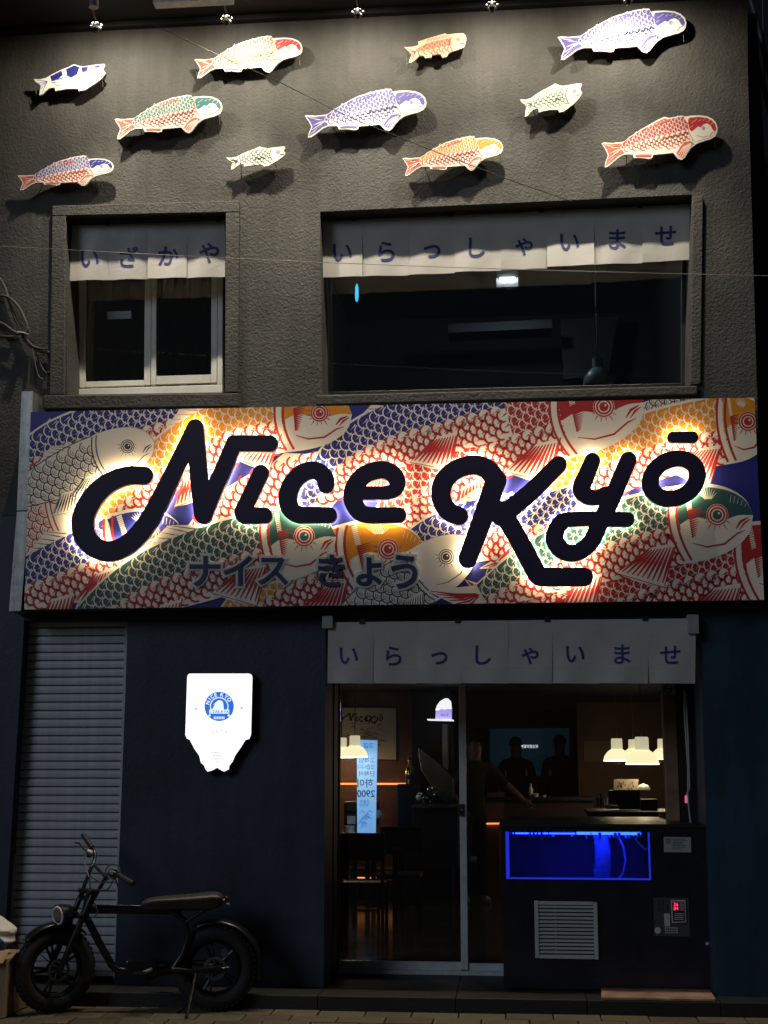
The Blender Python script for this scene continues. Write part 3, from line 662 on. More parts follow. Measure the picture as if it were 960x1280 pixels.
def inset(pts, d):
    n = len(pts); out = []
    for i in range(n):
        p0, p1, p2 = (np.array(pts[j % n]) for j in (i-1, i, i+1)); e1 = p1-p0; e2 = p2-p1
        n1 = np.array((-e1[1], e1[0]))/(np.hypot(*e1)+1e-9); n2 = np.array((-e2[1], e2[0]))/(np.hypot(*e2)+1e-9)
        m = n1+n2; m /= (np.hypot(*m)+0.35); out.append(tuple(p1+m*d))
    return out
def big_draw(dors, line, tailcol, capc=None, ground='cream', bell=None):
    def f(P, fx, pts):
        P.shape(pts, ground); P.layer += 1
        k = (fx((851, 0))[0]-fx((205, 0))[0])/646
        # tail and fin tint with pale rays
        tl = [fx(p) for p in ((212,356),(262,357),(300,354),(338,350),(330,400),(298,412),(266,436),(228,458),(232,438),(246,408),(232,380))]
        P.shape(tl, tailcol); 
        for (x, y) in ((222,360),(240,364),(258,372),(250,400),(242,425),(234,448),(262,424)): P.line([fx((322, 376)), fx(((x+322)/2, (y+372)/2)), fx((x, y))], 1.1, ground, 1, taper=2)
        pf = [fx(p) for p in ((700,340),(722,352),(690,384),(664,414),(650,421),(634,416),(618,400),(640,368),(664,345))]
        koi(P, [fx(p) for p in ((318,376),(400,348),(500,322),(600,305),(700,285),(800,280),(846,284))], 16, (dors, line, ground), head=None, sc=30*k, fins=False, lw=1.3,
            wprof=[(0, 22*k), (0.15, 42*k), (0.35, 68*k), (0.55, 80*k), (0.66, 76*k), (0.70, 70*k), (0.72, 0.0), (1, 0)], seed=len(pts))
        hd = [fx(p) for p in ((690,233),(745,230),(788,234),(818,246),(836,262),(844,284),(840,304),(828,316),(806,327),(765,337),(728,346),(704,338),(688,300),(684,262))]
        P.shape(hd, ground); P.layer += 1
        cp = [fx(p) for p in ((694,236),(745,232),(788,236),(818,248),(836,264),(843,284),(838,300),(824,292),(812,272),(792,262),(770,268),(758,280),(742,276),(722,290),(706,300),(694,290),(688,262))]
        P.shape(cp, capc or dors); P.layer += 1
        for (x, y) in ((712,256),(728,246),(752,248),(776,244),(800,250),(818,262),(706,276)): P.line([fx((x-7, y+5)), fx((x+8, y-4))], 1.0, ground, 1, taper=2)
        e = fx((772, 284)); P.disc(e, 13*k, ground, 1); P.disc(e, 10*k, capc or dors, 2); P.disc(e, 6.5*k, ground, 3, 10); P.disc(e, 4*k, 'dk', 4, 8)
        P.line([fx((690, 240)), fx((684, 270)), fx((692, 305)), fx((715, 340))], 0.9, line, 2); P.line([fx((806, 322)), fx((818, 306)), fx((834, 300))], 0.9, line, 2)
        P.line([fx((735, 318)), fx((770, 326)), fx((800, 318))], 0.6, line, 2)
        P.shape(pf, ground, 2); P.shape(inset(pf, 0.9), tailcol, 3)
        for j in range(6):
            u = j/5; P.line([fx((704, 346)), fx((690-40*u+8, 366+8*u)), fx((690-66*u, 384+36*math.sin(u*2.2)))], 1.0, ground, 4, taper=2)
        df = [fx(p) for p in ((440,290),(515,254),(555,239),(592,247),(540,262))]
        P.shape(df, tailcol if tailcol != 'red' else dors, 2)
        for j in range(6): P.line([fx((462+22*j, 284-8*j)), fx((476+19*j, 272-6*j))], 0.8, ground, 3)
        pv_ = [fx(p) for p in ((392,408),(420,404),(484,405),(480,416),(440,415),(396,416))]; P.shape(pv_, tailcol, 2)
    return f
def small_draw(col, line, ground, pattern):
    def f(P, fx, pts):
        P.shape(pts, ground); P.layer += 1
        if pattern == 'bands':
            for q in (((300,462),(365,428),(372,452),(345,480),(310,490)), ((392,420),(438,398),(470,408),(455,450),(420,470),(398,455)), ((480,410),(520,405),(512,430),(486,440)), ((556,402),(598,395),(585,408),(560,414))): P.shape([fx(p) for p in q], col, 0)
            for i in range(26):
                x = 300+rnd.random()*260; y = 470-0.12*(x-300)+rnd.random()*50; P.line([fx((x, y)), fx((x+12, y-5)), fx((x+26, y))], 0.8, line, 1, taper=2)
            P.disc(fx((548, 430)), 2.6, col, 2, 12); P.disc(fx((548, 430)), 1.7, ground, 3, 10); P.disc(fx((548, 430)), 0.9, 'dk', 4, 8)
            P.line([fx((500, 420)), fx((512, 470)), fx((490, 520))], 0.8, line, 2)
            for i in range(5): P.line([fx((285, 490)), fx((225+7*i, 482+18*i))], 0.6, line, 2)
        else:
            ob = pattern; X = lambda u, v: fx((ob[0]+(ob[2]-ob[0])*u, ob[1]+(ob[3]-ob[1])*v)); L = X(1, 0)[0]-X(0, 0)[0]
            koi(P, [X(0.20, 0.62), X(0.4, 0.52), X(0.6, 0.45), X(0.74, 0.38), X(0.76, 0.37)], 10, (col if col else ground, line, ground), head=None, sc=L*0.085, fins=False, lw=0.9,
                wprof=[(0, L*0.035), (0.3, L*0.085), (0.6, L*0.105), (1, L*0.10)], seed=3)
            P.line([X(0.76, 0.14), X(0.72, 0.36), X(0.78, 0.62)], 1.0, line, 2)
            e = X(0.87, 0.22); P.disc(e, L*0.032, line, 2, 12); P.disc(e, L*0.022, ground, 3, 10); P.disc(e, L*0.012, 'dk', 4, 8)
            for i in range(5): P.line([X(0.19, 0.62), X(0.05+0.02*i, 0.52+0.09*i)], 0.6, line, 2)
            for i in range(6): P.line([X(0.36+0.06*i, 0.30-0.03*i), X(0.42+0.055*i, 0.17-0.015*i)], 0.6, line, 2)
            P.line([X(0.90, 0.36), X(0.97, 0.34)], 0.9, line, 2)
    return f
YF = -0.085
plaque(KO, KB, (243, 47, 378, 98), YF, 'red capped koi with orange scales, in the top row left of centre', big_draw('pink', 'tan', 'pink', 'red'))
plaque(KO, KB, (143, 120, 278, 174), YF, 'koi with a teal back and cap, coral tail and belly', big_draw('teal', 'pink', 'pink', 'teal'))
plaque(KO, KB, (381, 113, 533, 172), YF, 'violet koi in the middle of the wall, above the orange koi', big_draw('violet', 'violet', 'violet', 'violet'))
plaque(KO, KB, (697, 13, 858, 75), YF, 'large pale violet koi highest at the upper right', big_draw('violet', 'violet', 'violet', 'violet', ground='white'))
plaque(KO, KB, (22, 198, 142, 238), YF, 'koi with blue back and coral tail above the small window', big_draw('violet', 'pink', 'pink', 'blue'))
plaque(KO, KB, (503, 172, 629, 220), YF, 'orange koi with coral tail just above the wide window', big_draw('orange', 'pink', 'pink', 'orange'))
plaque(KO, KB, (752, 144, 897, 209), YF, 'red koi over the right end of the wide window', big_draw('red', 'pink', 'pink', 'red'))
plaque(SO, SB, (42, 80, 132, 119), YF, 'small white fish with bold blue patches at the upper left', small_draw('blue', 'violet', 'white', 'bands'))
plaque(PO, PB, (505, 41, 583, 79), YF, 'small square headed coral fish near the top', small_draw('pink', 'red', 'peach', PB))
plaque(SO, SB, (650, 104, 728, 146), YF, 'small pale green fish under the large violet koi', small_draw(None, 'teal', 'pale', SB))
plaque(SO, SB, (283, 183, 357, 212), YF, 'small cream fish with thin dark scales above the wall between the windows', small_draw(None, 'dk', 'pale', SB))

# ------------------------------------------------------------------ the long sign box
YS = -0.22
SQ = [(38.5, 515), (943, 497), (955, 750), (30.5, 762)]
sg = thing('shop_sign', at(490, 762, YS), 'long sign board printed with colourful koi under big dark halo lit lettering', 'sign')
MB().slab([at(*p, YS) for p in SQ], -0.003).build('sign_box', 'signside', sg)
bt = MB()
P = Print(YS-0.0008, clip=SQ, step=0.00004)
P.poly([(0, 480), (1000, 480), (1000, 800), (0, 800)], 'blue'); P.layer = 1
cr = 'cream'
FISH = [
 dict(spine=[(215,700),(280,640),(350,605),(430,585),(520,560)], W0=26, cols=(cr,'red',cr), sc=15, tail=False),
 dict(spine=[(760,527),(830,510),(900,497),(970,482)], W0=17, cols=('dk','dk',cr), grey=True, fins=False, sc=12, lw=1.5),
 dict(spine=[(660,690),(715,610),(780,570),(860,545),(962,528)], W0=41, cols=('orange','red',cr), head=905, sc=15),
 dict(spine=[(470,690),(512,625),(580,570),(660,537),(805,503)], W0=45, cols=('red','red',cr), head=705, sc=15),
 dict(spine=[(385,640),(425,580),(480,548),(540,530),(630,505)], W0=39, cols=('blue','red',cr), sc=15, tail=False),
 dict(spine=[(0,600),(65,560),(130,541),(200,528),(262,500)], W0=37, cols=('blue','red',cr), sc=14.5, tail=False),
 dict(spine=[(120,660),(195,590),(270,545),(340,527),(440,518)], W0=38, cols=('orange','red',cr), head=355, sc=15),
 dict(spine=[(-30,690),(40,668),(85,650),(122,636)], W0=36, cols=('red','red',cr), head=73, grey=True, sc=15, lw=1.6),
 dict(spine=[(10,625),(70,598),(120,577),(160,562),(193,553)], W0=30, cols=('dk','dk',cr), head=127, grey=True, sc=15, lw=1.5),
 dict(spine=[(-30,752),(40,728),(100,706),(165,680),(230,668)], W0=41, cols=('blue','red',cr), head=150, sc=14.5),
 dict(spine=[(470,725),(540,680),(610,660),(680,655),(740,640)], W0=38, cols=('blue','red',cr), sc=15, tail=False),
 dict(spine=[(610,742),(680,735),(760,745)], W0=22, cols=('red','red',cr), sc=14),
 dict(spine=[(270,800),(340,742),(410,710),(470,694),(532,690)], W0=44, cols=('orange','red',cr), head=440, sc=15),
 dict(spine=[(410,800),(470,755),(520,725),(555,703),(592,680)], W0=34, cols=('dk','dk',cr), head=527, grey=True, sc=15, lw=1.5),
 dict(spine=[(700,790),(780,745),(860,720),(930,706),(1015,690)], W0=48, cols=('red','red',cr), head=932, sc=15),
 dict(spine=[(605,748),(680,706),(760,678),(840,658),(941,644)], W0=46, cols=('green','red',cr), head=848, sc=15),
 dict(spine=[(85,800),(170,738),(250,706),(330,684),(420,671)], W0=44, cols=('green','red',cr), head=342, sc=15),
]
for i, f in enumerate(FISH): koi(P, seed=i+3, **f)
P.build('koi_print', sg)

# halo lit letters: union of round-ended strokes, traced from a distance field
def strokes_mesh(strokes, y0, y1, grow=0.0, step=0.6):
    pts = []
    for st in strokes:
        C = catmull(st, 14) if len(st) > 2 else [np.array(st[0])*(1-t)+np.array(st[1])*t for t in np.linspace(0, 1, 60)]
        for a, b in zip(C, C[1:]):
            m = max(1, int(np.hypot(*(b-a)[:2])/0.5)); pts += [a+(b-a)*k/m for k in range(m)]
        pts.append(C[-1])
    Q = np.array(pts); x0, y0p = Q[:, 0].min()-18, Q[:, 1].min()-18; nx = int((Q[:, 0].max()+18-x0)/step)+1; ny = int((Q[:, 1].max()+18-y0p)/step)+1
    D = np.full((ny, nx), 99.0); X = x0+np.arange(nx)*step; Y = y0p+np.arange(ny)*step
    for x, y, r in Q:
        R = r+grow; i0, i1 = max(0, int((x-R-3-x0)/step)), min(nx, int((x+R+3-x0)/step)+2); j0, j1 = max(0, int((y-R-3-y0p)/step)), min(ny, int((y+R+3-y0p)/step)+2)
        d = np.hypot(X[None, i0:i1]-x, Y[j0:j1, None]-y)-R; D[j0:j1, i0:i1] = np.minimum(D[j0:j1, i0:i1], d)
    nxt = {}; ptm = {}
    def vx(j, i, e):                             # point on a grid edge, e = 'h' or 'v'
        a = D[j, i]; b = D[j, i+1] if e == 'h' else D[j+1, i]; t = a/(a-b)
        ptm[(j, i, e)] = (X[i]+(t*step if e == 'h' else 0), Y[j]+(t*step if e == 'v' else 0)); return (j, i, e)
    ins = D < 0
    act = np.argwhere((ins[:-1, :-1].astype(int)+ins[1:, :-1]+ins[:-1, 1:]+ins[1:, 1:]) % 4 > 0)
    for j, i in act:
        a, b, c, d = ins[j, i], ins[j, i+1], ins[j+1, i+1], ins[j+1, i]
        k = a*1+b*2+c*4+d*8; T = lambda: vx(j, i, 'h'); Rr = lambda: vx(j, i+1, 'v'); B = lambda: vx(j+1, i, 'h'); Lf = lambda: vx(j, i, 'v')
        for s, e in {1:[(Lf,T)],2:[(T,Rr)],3:[(Lf,Rr)],4:[(Rr,B)],5:[(Lf,T),(Rr,B)],6:[(T,B)],7:[(Lf,B)],8:[(B,Lf)],9:[(B,T)],10:[(T,Rr),(B,Lf)],11:[(B,Rr)],12:[(Rr,Lf)],13:[(Rr,T)],14:[(T,Lf)]}[k]:
            nxt[s()] = e()
    loops = []
    while nxt:
        s = next(iter(nxt)); l = []
        while s in nxt: l.append(ptm[s]); s = nxt.pop(s)
        if len(l) > 12: loops.append(l)
    def area(l): return sum(l[i][0]*l[(i+1)%len(l)][1]-l[(i+1)%len(l)][0]*l[i][1] for i in range(len(l)))/2
    loops = [l[::2] for l in loops]
    loops.sort(key=lambda l: -abs(area(l)))
    big = [l for l in loops if area(l)*area(loops[0]) > 0]; holes = [l for l in loops if area(l)*area(loops[0]) < 0]
    mb = MB()
    for l in big:
        bx = (min(p[0] for p in l), max(p[0] for p in l), min(p[1] for p in l), max(p[1] for p in l))
        hs = [h for h in holes if bx[0] < h[0][0] < bx[1] and bx[2] < h[0][1] < bx[3]]
        L3 = [[at(px, py, y0) for px, py in q] for q in [l]+hs]; flat = [p for q in L3 for p in q]; n = len(flat)
        vs = flat+[Vector((p.x, y1, p.z)) for p in flat]; fs = []
        for t in G.tessellate_polygon(L3):
            a, b, c = (flat[i] for i in t)
            if (b-a).cross(c-a).y > 0: t = tuple(reversed(t))
            fs.append(tuple(t)); fs.append(tuple(n+i for i in reversed(t)))
        k = 0
        for q in L3:
            ar = sum(q[i].x*q[(i+1)%len(q)].z-q[(i+1)%len(q)].x*q[i].z for i in range(len(q)))
            ok = (ar > 0) != (q is not L3[0])
            if q is not L3[0]: ok = ar < 0
            for i in range(len(q)):
                j = (i+1) % len(q); f = (k+i, n+k+i, n+k+j, k+j); fs.append(f if (ok if q is L3[0] else ok) else tuple(reversed(f)))
            k += len(q)
        mb.add(vs, fs)
    return mb
LET = [
 [[(180,594.5,11.5),(165,594,11.7),(150,597,12),(132,606,12.6),(115,623,13.4),(104,646,14),(105,668,14),(117,683,13.4),(137,689,13),(160,680,12.6),(182,656,12.2),(203,618,11.6),(224,576,11),(244,534,10.4)],
  [(244,534,10.4),(248,590,11.6),(254,643,11.8)], [(254,643,11.2),(274,597,10.6),(292.5,554,10.4)], [(292.5,554,10.4),(337,554,10.4)]],
 [[(326,591,10.3),(303,640,10.6)], [(303,640,10.6),(304,643.5,10.3),(308,644.5,10.2),(330,644,10.2)]],
 [[(407.5,606,10.6),(405,595,11),(393,587.5,11.2),(378,591,11.4),(365,604,11.6),(359.5,622,11.8),(363,636,11.4),(373,643,10.6),(390,643.5,10.2),(411,643.5,10.0)]],
 [[(444,616,8.4),(484,616,8.6)], [(484,616,8.6),(494,611,9.5),(496,599,10.8),(486,589,11.2),(472,587.5,11.4),(455,594,11.6),(444,607,11.8),(440.5,622,11.8),(447,637,11.2),(460,643.5,10.4),(498,643.5,9.9)]],
 [[(574,645,11.4),(560,638,12),(551.5,622,12.4),(554,603,12.4),(568,588,12),(590,581,12),(609,586,12.6),(620,600,13.4)], [(620,600,13.2),(604,646,12.6),(584.5,698,11.8)],
  [(698,580.5,10.9),(662,616,11.3),(626,645,12)], [(627,638,12),(647,672,12),(668,711,12.2)], [(668,711,12.2),(673,719,12.2),(684,721,12),(730,721,11.9)]],
 [[(740.5,576,10.2),(733,594,11),(727,610,11.4),(734,620,10.6),(746,622,9.4),(757,617,9.4)], [(785.5,575,10.8),(768,616,11),(750,654,11)], [(750,654,11),(738,678,10.8),(720,691,10.6),(703,688,11),(693,673,11.2),(699,656,10.4),(714,649,9.4),(784,649,9.4)]],
 [[(842.5+29.5*math.cos(w)-2.5*math.sin(w), 598+25*math.sin(w)-2.5*math.cos(w), 10.9-0.7*abs(math.sin(w))) for w in np.linspace(0, 2*math.pi, 19)]],
 [[(841.5,546.5,7.4),(866,546.5,7.4)]],
]
for ln, st in zip('N i c e K y o bar'.split(), LET):
    L = strokes_mesh(st, YS-0.070, YS-0.029).build('letter', 'letter', sg)
    strokes_mesh(st, YS-0.0285, YS-0.024, grow=-0.9, step=0.9).build('led_back', 'halo', L)
# small grey-backed katakana / hiragana letters along the lower edge
def glyph_mesh(ch, cx, cy, size, y, thick, bold=0.0, tilt=0.0, mirror=False):
    v, f, x0, y0 = glyph(ch, bold); b = MB(); s = size
    W3 = []
    for (a, c) in v:
        u, w = (a-x0)*s*(-1 if mirror else 1), (c-y0)*s
        W3.append(at(cx+u*math.cos(tilt)+w*math.sin(tilt), cy-w*math.cos(tilt)+u*math.sin(tilt), y))
    f = [tuple(reversed(q)) if mirror else q for q in f]
    b.add(W3, f)
    if thick:
        n = len(W3); b.add([Vector((p.x, p.y+thick, p.z)) for p in W3], [tuple(reversed(q)) for q in f]); 
        from collections import Counter
        ed = Counter(tuple(sorted((q[i], q[(i+1)%len(q)]))) for q in f for i in range(len(q)))
        for q in f:
            for i in range(len(q)):
                e = (q[i], q[(i+1)%len(q)])
                if ed[tuple(sorted(e))] == 1: b.f.append((e[1], e[0], n+e[0], n+e[1])); b.mi.append(0)
    return b
for ch, cx, cy, s in (('ナ', 256, 714, 45), ('イ', 297, 713, 44), ('ス', 341, 714, 44), ('き', 414, 713, 45), ('ょ', 461, 714.5, 50), ('う', 505, 714.5, 49)):
    L = glyph_mesh(ch, cx, cy, s, YS-0.022, 0.006, 0.018).build('small_letter', 'slate', sg)
    glyph_mesh(ch, cx, cy, s, YS-0.0155, 0.010, 0.085).build('backing', 'subback', L)
# aluminium trim standing at the sign's left end
t = thing('metal_trim', at(31, 764, -0.20), 'upright aluminium trim strip at the left end of the koi sign', 'metal trim')
MB().pxslab([(27, 489), (41.5, 489), (36.5, 638), (21, 638.5)], -0.21, -0.003).build('trim_piece', 'alu', t, bevel=0.003)
MB().pxslab([(21, 639.5), (36.5, 639), (26, 764), (11, 764.5)], -0.212, -0.003).build('trim_piece', 'alu', t, bevel=0.003)

# ------------------------------------------------------------------ noren: split vinyl curtains with one character a panel
def noren(top, bot, chars, ccs, size, y, label, seed, tilt=0.03, hem=0.0, bulge=0.006):
    r = random.Random(seed); n = len(chars)
    a = at(*top[0], y); t = thing('noren', a, label, 'shop curtain', 'white shop curtains with blue writing')
    for i in range(n):
        tl, tr, br, bl = top[i], top[i+1], bot[i+1][0], bot[i][1]
        ti = r.uniform(-tilt, tilt*0.6); ph = r.uniform(0, 6); tw = r.uniform(-0.5, 0.5)*tilt
        def yo(u, v): return y-0.0015*(i % 2)+(ti+tw*(u-0.5))*v*v-bulge*math.sin(math.pi*u)*v+0.0055*math.sin(ph+u*7+v*3)*v
        NU, NV = 10, 8; vs = []; fs = []
        def pt(u, v):
            px = (tl[0]*(1-u)+tr[0]*u)*(1-v)+(bl[0]*(1-u)+br[0]*u)*v; py = (tl[1]*(1-u)+tr[1]*u)*(1-v)+(bl[1]*(1-u)+br[1]*u)*v
            p = at(px, py, y); p.y = yo(u, v); return p
        for v in range(NV+1):
            for u in range(NU+1): vs.append(pt(u/NU, v/NV))
        for v in range(NV):
            for u in range(NU): k = v*(NU+1)+u; fs.append((k, k+NU+1, k+NU+2, k+1))
        nn = len(vs); vs += [p+Vector((0, 0.0012, 0)) for p in vs]; fs += [tuple(nn+q for q in reversed(f)) for f in fs]
        rim = [u for u in range(NU+1)]+[(v+1)*(NU+1)-1 for v in range(1, NV+1)]+[NV*(NU+1)+u for u in range(NU-1, -1, -1)]+[v*(NU+1) for v in range(NV-1, 0, -1)]
        for a_, b_ in zip(rim, rim[1:]+rim[:1]): fs.append((a_, b_, nn+b_, nn+a_))
        pn = MB().add(vs, fs).build('panel', 'cloth', t, smooth=True)
        cx, cy = ccs[i]; gv, gf, x0, y0 = glyph(chars[i], 0.016); W3 = []
        for (gx, gy) in gv:
            px, py = cx+(gx-x0)*size, cy-(gy-y0)*size
            u = (px-(tl[0]+bl[0])/2)/((tr[0]-tl[0])); ytop = tl[1]*(1-u)+tr[1]*u; ybot = bl[1]*(1-u)+br[1]*u; v = (py-ytop)/(ybot-ytop)
            p = at(px, py, y); p.y = yo(u, v)-0.0026; W3.append(p)
        MB().add(W3, gf).build('character', 'ink', pn)
        if hem:
            MB().add([pt(u/10, v)+Vector((0, -0.0012, 0)) for v in (1-hem, 1-hem+0.012) for u in range(11)], [(k, 11+k, 12+k, k+1) for k in range(10)]).build('hem_line', 'clothhem', pn)
    A, B = at(top[0][0]-3, top[0][1]+1, y+0.012), at(top[-1][0]+3, top[-1][1]+1, y+0.012)
    MB().tube([A, B], 0.011, 10).build('rail', 'black', t)
    for u in ((0.1, 0.36, 0.6, 0.86) if n > 5 else (0.25, 0.95)):
        c = A+(B-A)*u; MB().box((c.x-0.018, c.y-0.022, c.z-0.008), (c.x+0.018, c.y+0.014, c.z+0.022)).build('rail_clip', 'black', t)
    return t
bx = [87, 136, 185, 233.5, 281.5]; tx = [90, 137.5, 185.5, 234, 281]; tyy = [282, 280.5, 279, 277.5, 275.5]
noren(list(zip(tx, tyy)), [((b, 351-q*1.2), (b, 351-q*1.2)) for q, b in enumerate(bx)], 'いざかや', [(112.5, 324), (161.5, 321.5), (211, 320), (261.5, 316.5)], 28, 0.085, 'short four panel white noren reading いざかや in the small left upper window', 5, hem=0.0, tilt=0.008)
bx = [400, 453, 511, 568.5, 626.5, 684, 742.5, 803, 864]; by = [347, 345, 343, 340, 337.5, 334.5, 331, 328, 323.5]
noren([(b, 277-(b-400)*0.047) for b in bx], [((b, y_+1), (b, y_)) for b, y_ in zip(bx, by)], 'いらっしゃいませ', [(428, 316), (483, 314.6), (540, 314.6), (596, 310), (655, 308.5), (712, 303.7), (771.5, 299.5), (832, 294.6)], 29, 0.13, 'wide eight panel white noren reading いらっしゃいませ across the upper picture window', 9, tilt=0.022)
bx = [409.5, 466, 521, 576.5, 635, 690, 748.5, 809.7, 869]
nd = noren([(b+0.8, 778-(b-410)*0.011) for b in bx], [((b, 854.5), (b, 854)) for b in bx], 'いらっしゃいませ', [(436, 820), (492, 820), (549, 823), (604, 819), (662.5, 820), (719, 818), (777.6, 818), (837.5, 818.6)], 28, -0.10, 'dim eight panel white noren reading いらっしゃいませ hung over the glass entrance door', 13, tilt=0.02, hem=0.26)
for q in ([(402.5, 770), (416, 769.5), (416, 785), (402.5, 785.5)], [(859, 768), (873.5, 768), (874, 792), (860, 792)]): MB().pxslab(q, -0.13, -0.032).build('end_bracket', 'grey', nd, bevel=0.004)

# ------------------------------------------------------------------ backlit fish shaped sign box
YL = -0.065
OUT = [(237.5,842),(311,842),(313.2,842.6),(314.7,844.2),(315.3,846.5),(313.6,918),(311.5,923.5),(306.5,925),(301,934),(294,944),(290.5,952),(286.5,957),(286,961.5),(280,964.5),(275,962),(271.5,959.5),(265,963),(259.5,964.5),(256.5,961),(255.5,957.5),(251,953),(249,944.5),(243,936),(237.3,925),(233.5,923),(231.6,918.5),(234.0,846.5),(234.6,844.2),(235.8,842.6)]
lb = thing('lightbox_sign', at(272, 965, YL), 'glowing white fish shaped lightbox sign with a round blue emblem on the navy wall', 'lightbox sign')
MB().slab([at(*p, YL) for p in inset(OUT, -1.6)], -0.003).build('sign_case', 'black', lb)
MB().slab([at(*p, YL-0.006) for p in OUT], YL-0.001).build('light_face', 'lbox', lb)
Pb = Print(YL-0.0068); C = (274, 883); al = 1.5*math.pi
Pb.line([(C[0]+23*math.cos(w), C[1]+23*math.sin(w)) for w in np.linspace(0, 2*math.pi, 40)], 0.8, 'lboxcyan')
Pb.disc(C, 18.4, 'lboxblue', 1, 40); Pb.disc(C, 11.6, 'lboxcyan', 2, 30); Pb.disc(C, 10.4, 'lboxblue', 3, 30)
Pb.shape([(C[0]-9, C[1]+4), (C[0]-4, C[1]-5), (C[0]+2, C[1]-8), (C[0]+5, C[1]-4), (C[0]+6, C[1]+4), (C[0]+1, C[1]+6)], 'lboxcyan', 4)   # leaping fish
Pb.line([(C[0]-7, C[1]-2), (C[0]-1, C[1]-7), (C[0]+5, C[1]-6)], 1.6, 'lboxcyan', 4, taper=2)
Pb.poly([(C[0]-12.5, C[1]+4), (C[0]+12.5, C[1]+4), (C[0]+12.5, C[1]+9), (C[0]-12.5, C[1]+9)], 'lboxcyan', 5)
Pb.poly([(C[0]-16.5, C[1]+9.2), (C[0]+16.5, C[1]+9.2), (C[0]+13, C[1]+13), (C[0]-13, C[1]+13)], 'lboxblue', 3)
for s_ in (-12, 12): Pb.disc((C[0]+s_, C[1]+11.3), 1.5, 'lboxcyan', 6, 8)
for i in range(7): Pb.poly([(C[0]-6.6+2*i, C[1]+12.6), (C[0]-5.4+2*i, C[1]+12.6), (C[0]-5.4+2*i, C[1]+16), (C[0]-6.6+2*i, C[1]+16)], 'lboxcyan', 6)
for (x, y) in ((265, 915), (270, 913), (276, 912), (281, 914)): Pb.line([(x, y), (x+2.5, y+2)], 1.7, 'lboxpink', 2)
for (x, y) in ((245, 886), (302, 885)): Pb.disc((x, y), 2, 'lboxpink', 2, 8)
for r in range(4):
    for q in range(4-r if r else 3):
        w = (q-(3-r)/2)*3.6; Pb.line([(271+w-1.3, 940+r*3.6), (271+w, 941.6+r*3.6), (271+w+1.3, 940+r*3.6)], 1.7, 'lboxpink', 2)
Pb.build('emblem_print', lb)
eg = MB()
for ch, w in zip('NICEKYO', (-1.25, -0.92, -0.62, -0.30, 0.25, 0.62, 0.98)):
    gx, gy = C[0]+15*math.sin(w), C[1]-15*math.cos(w); v, f, x0, y0 = glyph(ch, 0.03); s_ = 6.4
    eg.add([at(gx+(a-x0)*s_*math.cos(w)+(c-y0)*s_*math.sin(w), gy+(a-x0)*s_*math.sin(w)-(c-y0)*s_*math.cos(w), YL-0.0078) for a, c in v], f)
eg.build('emblem_letters', 'lboxcyan', lb)
eg = MB()
for i, ch in enumerate('IZAKAYA'):
    v, f, x0, y0 = glyph(ch, 0.02); s_ = 4.6; eg.add([at(C[0]-10.2+3.4*i+(a-x0)*s_, C[1]+6.6-(c-y0)*s_, YL-0.0078) for a, c in v], f)
eg.build('emblem_letters', 'lboxblue', lb)

# ------------------------------------------------------------------ glass entrance in its recess
YD = 0.66
dr = bpy.data.objects.new('entrance_door', None); COL.objects.link(dr); ORI[dr.name] = at(520, 1205, YD); dr.parent = bld; dr.location = ORI[dr.name]-ORI[bld.name]
def fb(quads, name, m, parent, y0, y1, bevel=0.003): 
    for q in quads: MB().pxslab(q, y0, y1).build(name, m, parent, bevel=bevel)
gx = lambda px, py=900, y=YD: at(px, py, y)
zth, ztp = 0.115, 2.32
MB().box((-1.42, 0.43, 0.09), (-1.318, 0.72, 2.46)).build('side_jamb', 'navy', bld); MB().box((-3.2, 0.73, 0.09), (-1.36, 0.80, 2.46)).build('inner_front_wall', 'room', bld)
MB().box((1.36, 0.43, 0.09), (1.46, 0.72, 2.46)).build('side_jamb', 'navy', bld); MB().box((1.40, 0.73, 0.09), (3.0, 0.80, 2.46)).build('inner_front_wall', 'room', bld)
MB().box((-3.4, 0.43, 2.365), (3.2, 12.4, 2.46)).build('shop_ceiling', 'room', bld)
MB().box((-1.317, 0.64, 0.088), (0.0, 0.76, zth)).build('door_track', 'steel', bld)
MB().box((-1.317, YD-0.05, ztp), (1.359, YD+0.09, 2.359)).build('door_header', 'black', bld)
xl, xs0, xs1, xr = gx(425).x, gx(573.5).x, gx(582).x, gx(628).x
MB().box((xl-0.03, YD, zth), (xl, YD+0.05, ztp)).build('stile', 'black', dr)
st_ = MB().box((xs0, YD-0.012, zth+0.01), (xs1, YD+0.05, ztp)).build('stile', 'steel', dr, label='bright steel meeting stile', bevel=0.003)
a = at(577.5, 1012, YD-0.013); MB().box((a.x-0.016, YD-0.026, a.z-0.045), (a.x+0.016, YD-0.0125, a.z+0.04)).build('lock_plate', 'black', st_); MB().lathe((a.x, YD-0.0265, a.z), (0, -1, 0), [(0.008, 0), (0.008, 0.004), (0, 0.005)], 12).build('keyhole', 'chrome', st_)
MB().box((xl+0.001, YD+0.018, zth+0.06), (xs0-0.001, YD+0.026, ztp)).build('pane', 'glassdark', dr)
MB().box((xl+0.001, YD+0.005, zth+0.002), (xs0-0.001, YD+0.04, zth+0.058)).build('bottom_rail', 'steel', dr)
MB().box((xs1+0.001, YD+0.005, zth+0.002), (xr, YD+0.04, zth+0.05)).build('bottom_rail', 'steel', dr)
xpost0, xpost1 = gx(829).x, gx(845).x
MB().box((xs1+0.001, YD+0.028, zth+0.052), (xpost0-0.001, YD+0.036, ztp)).build('pane', 'glassdark', dr)
MB().box((xpost0, YD-0.03, 0.09), (xpost1, YD+0.10, ztp)).build('door_post', 'woodpost', dr, bevel=0.004)
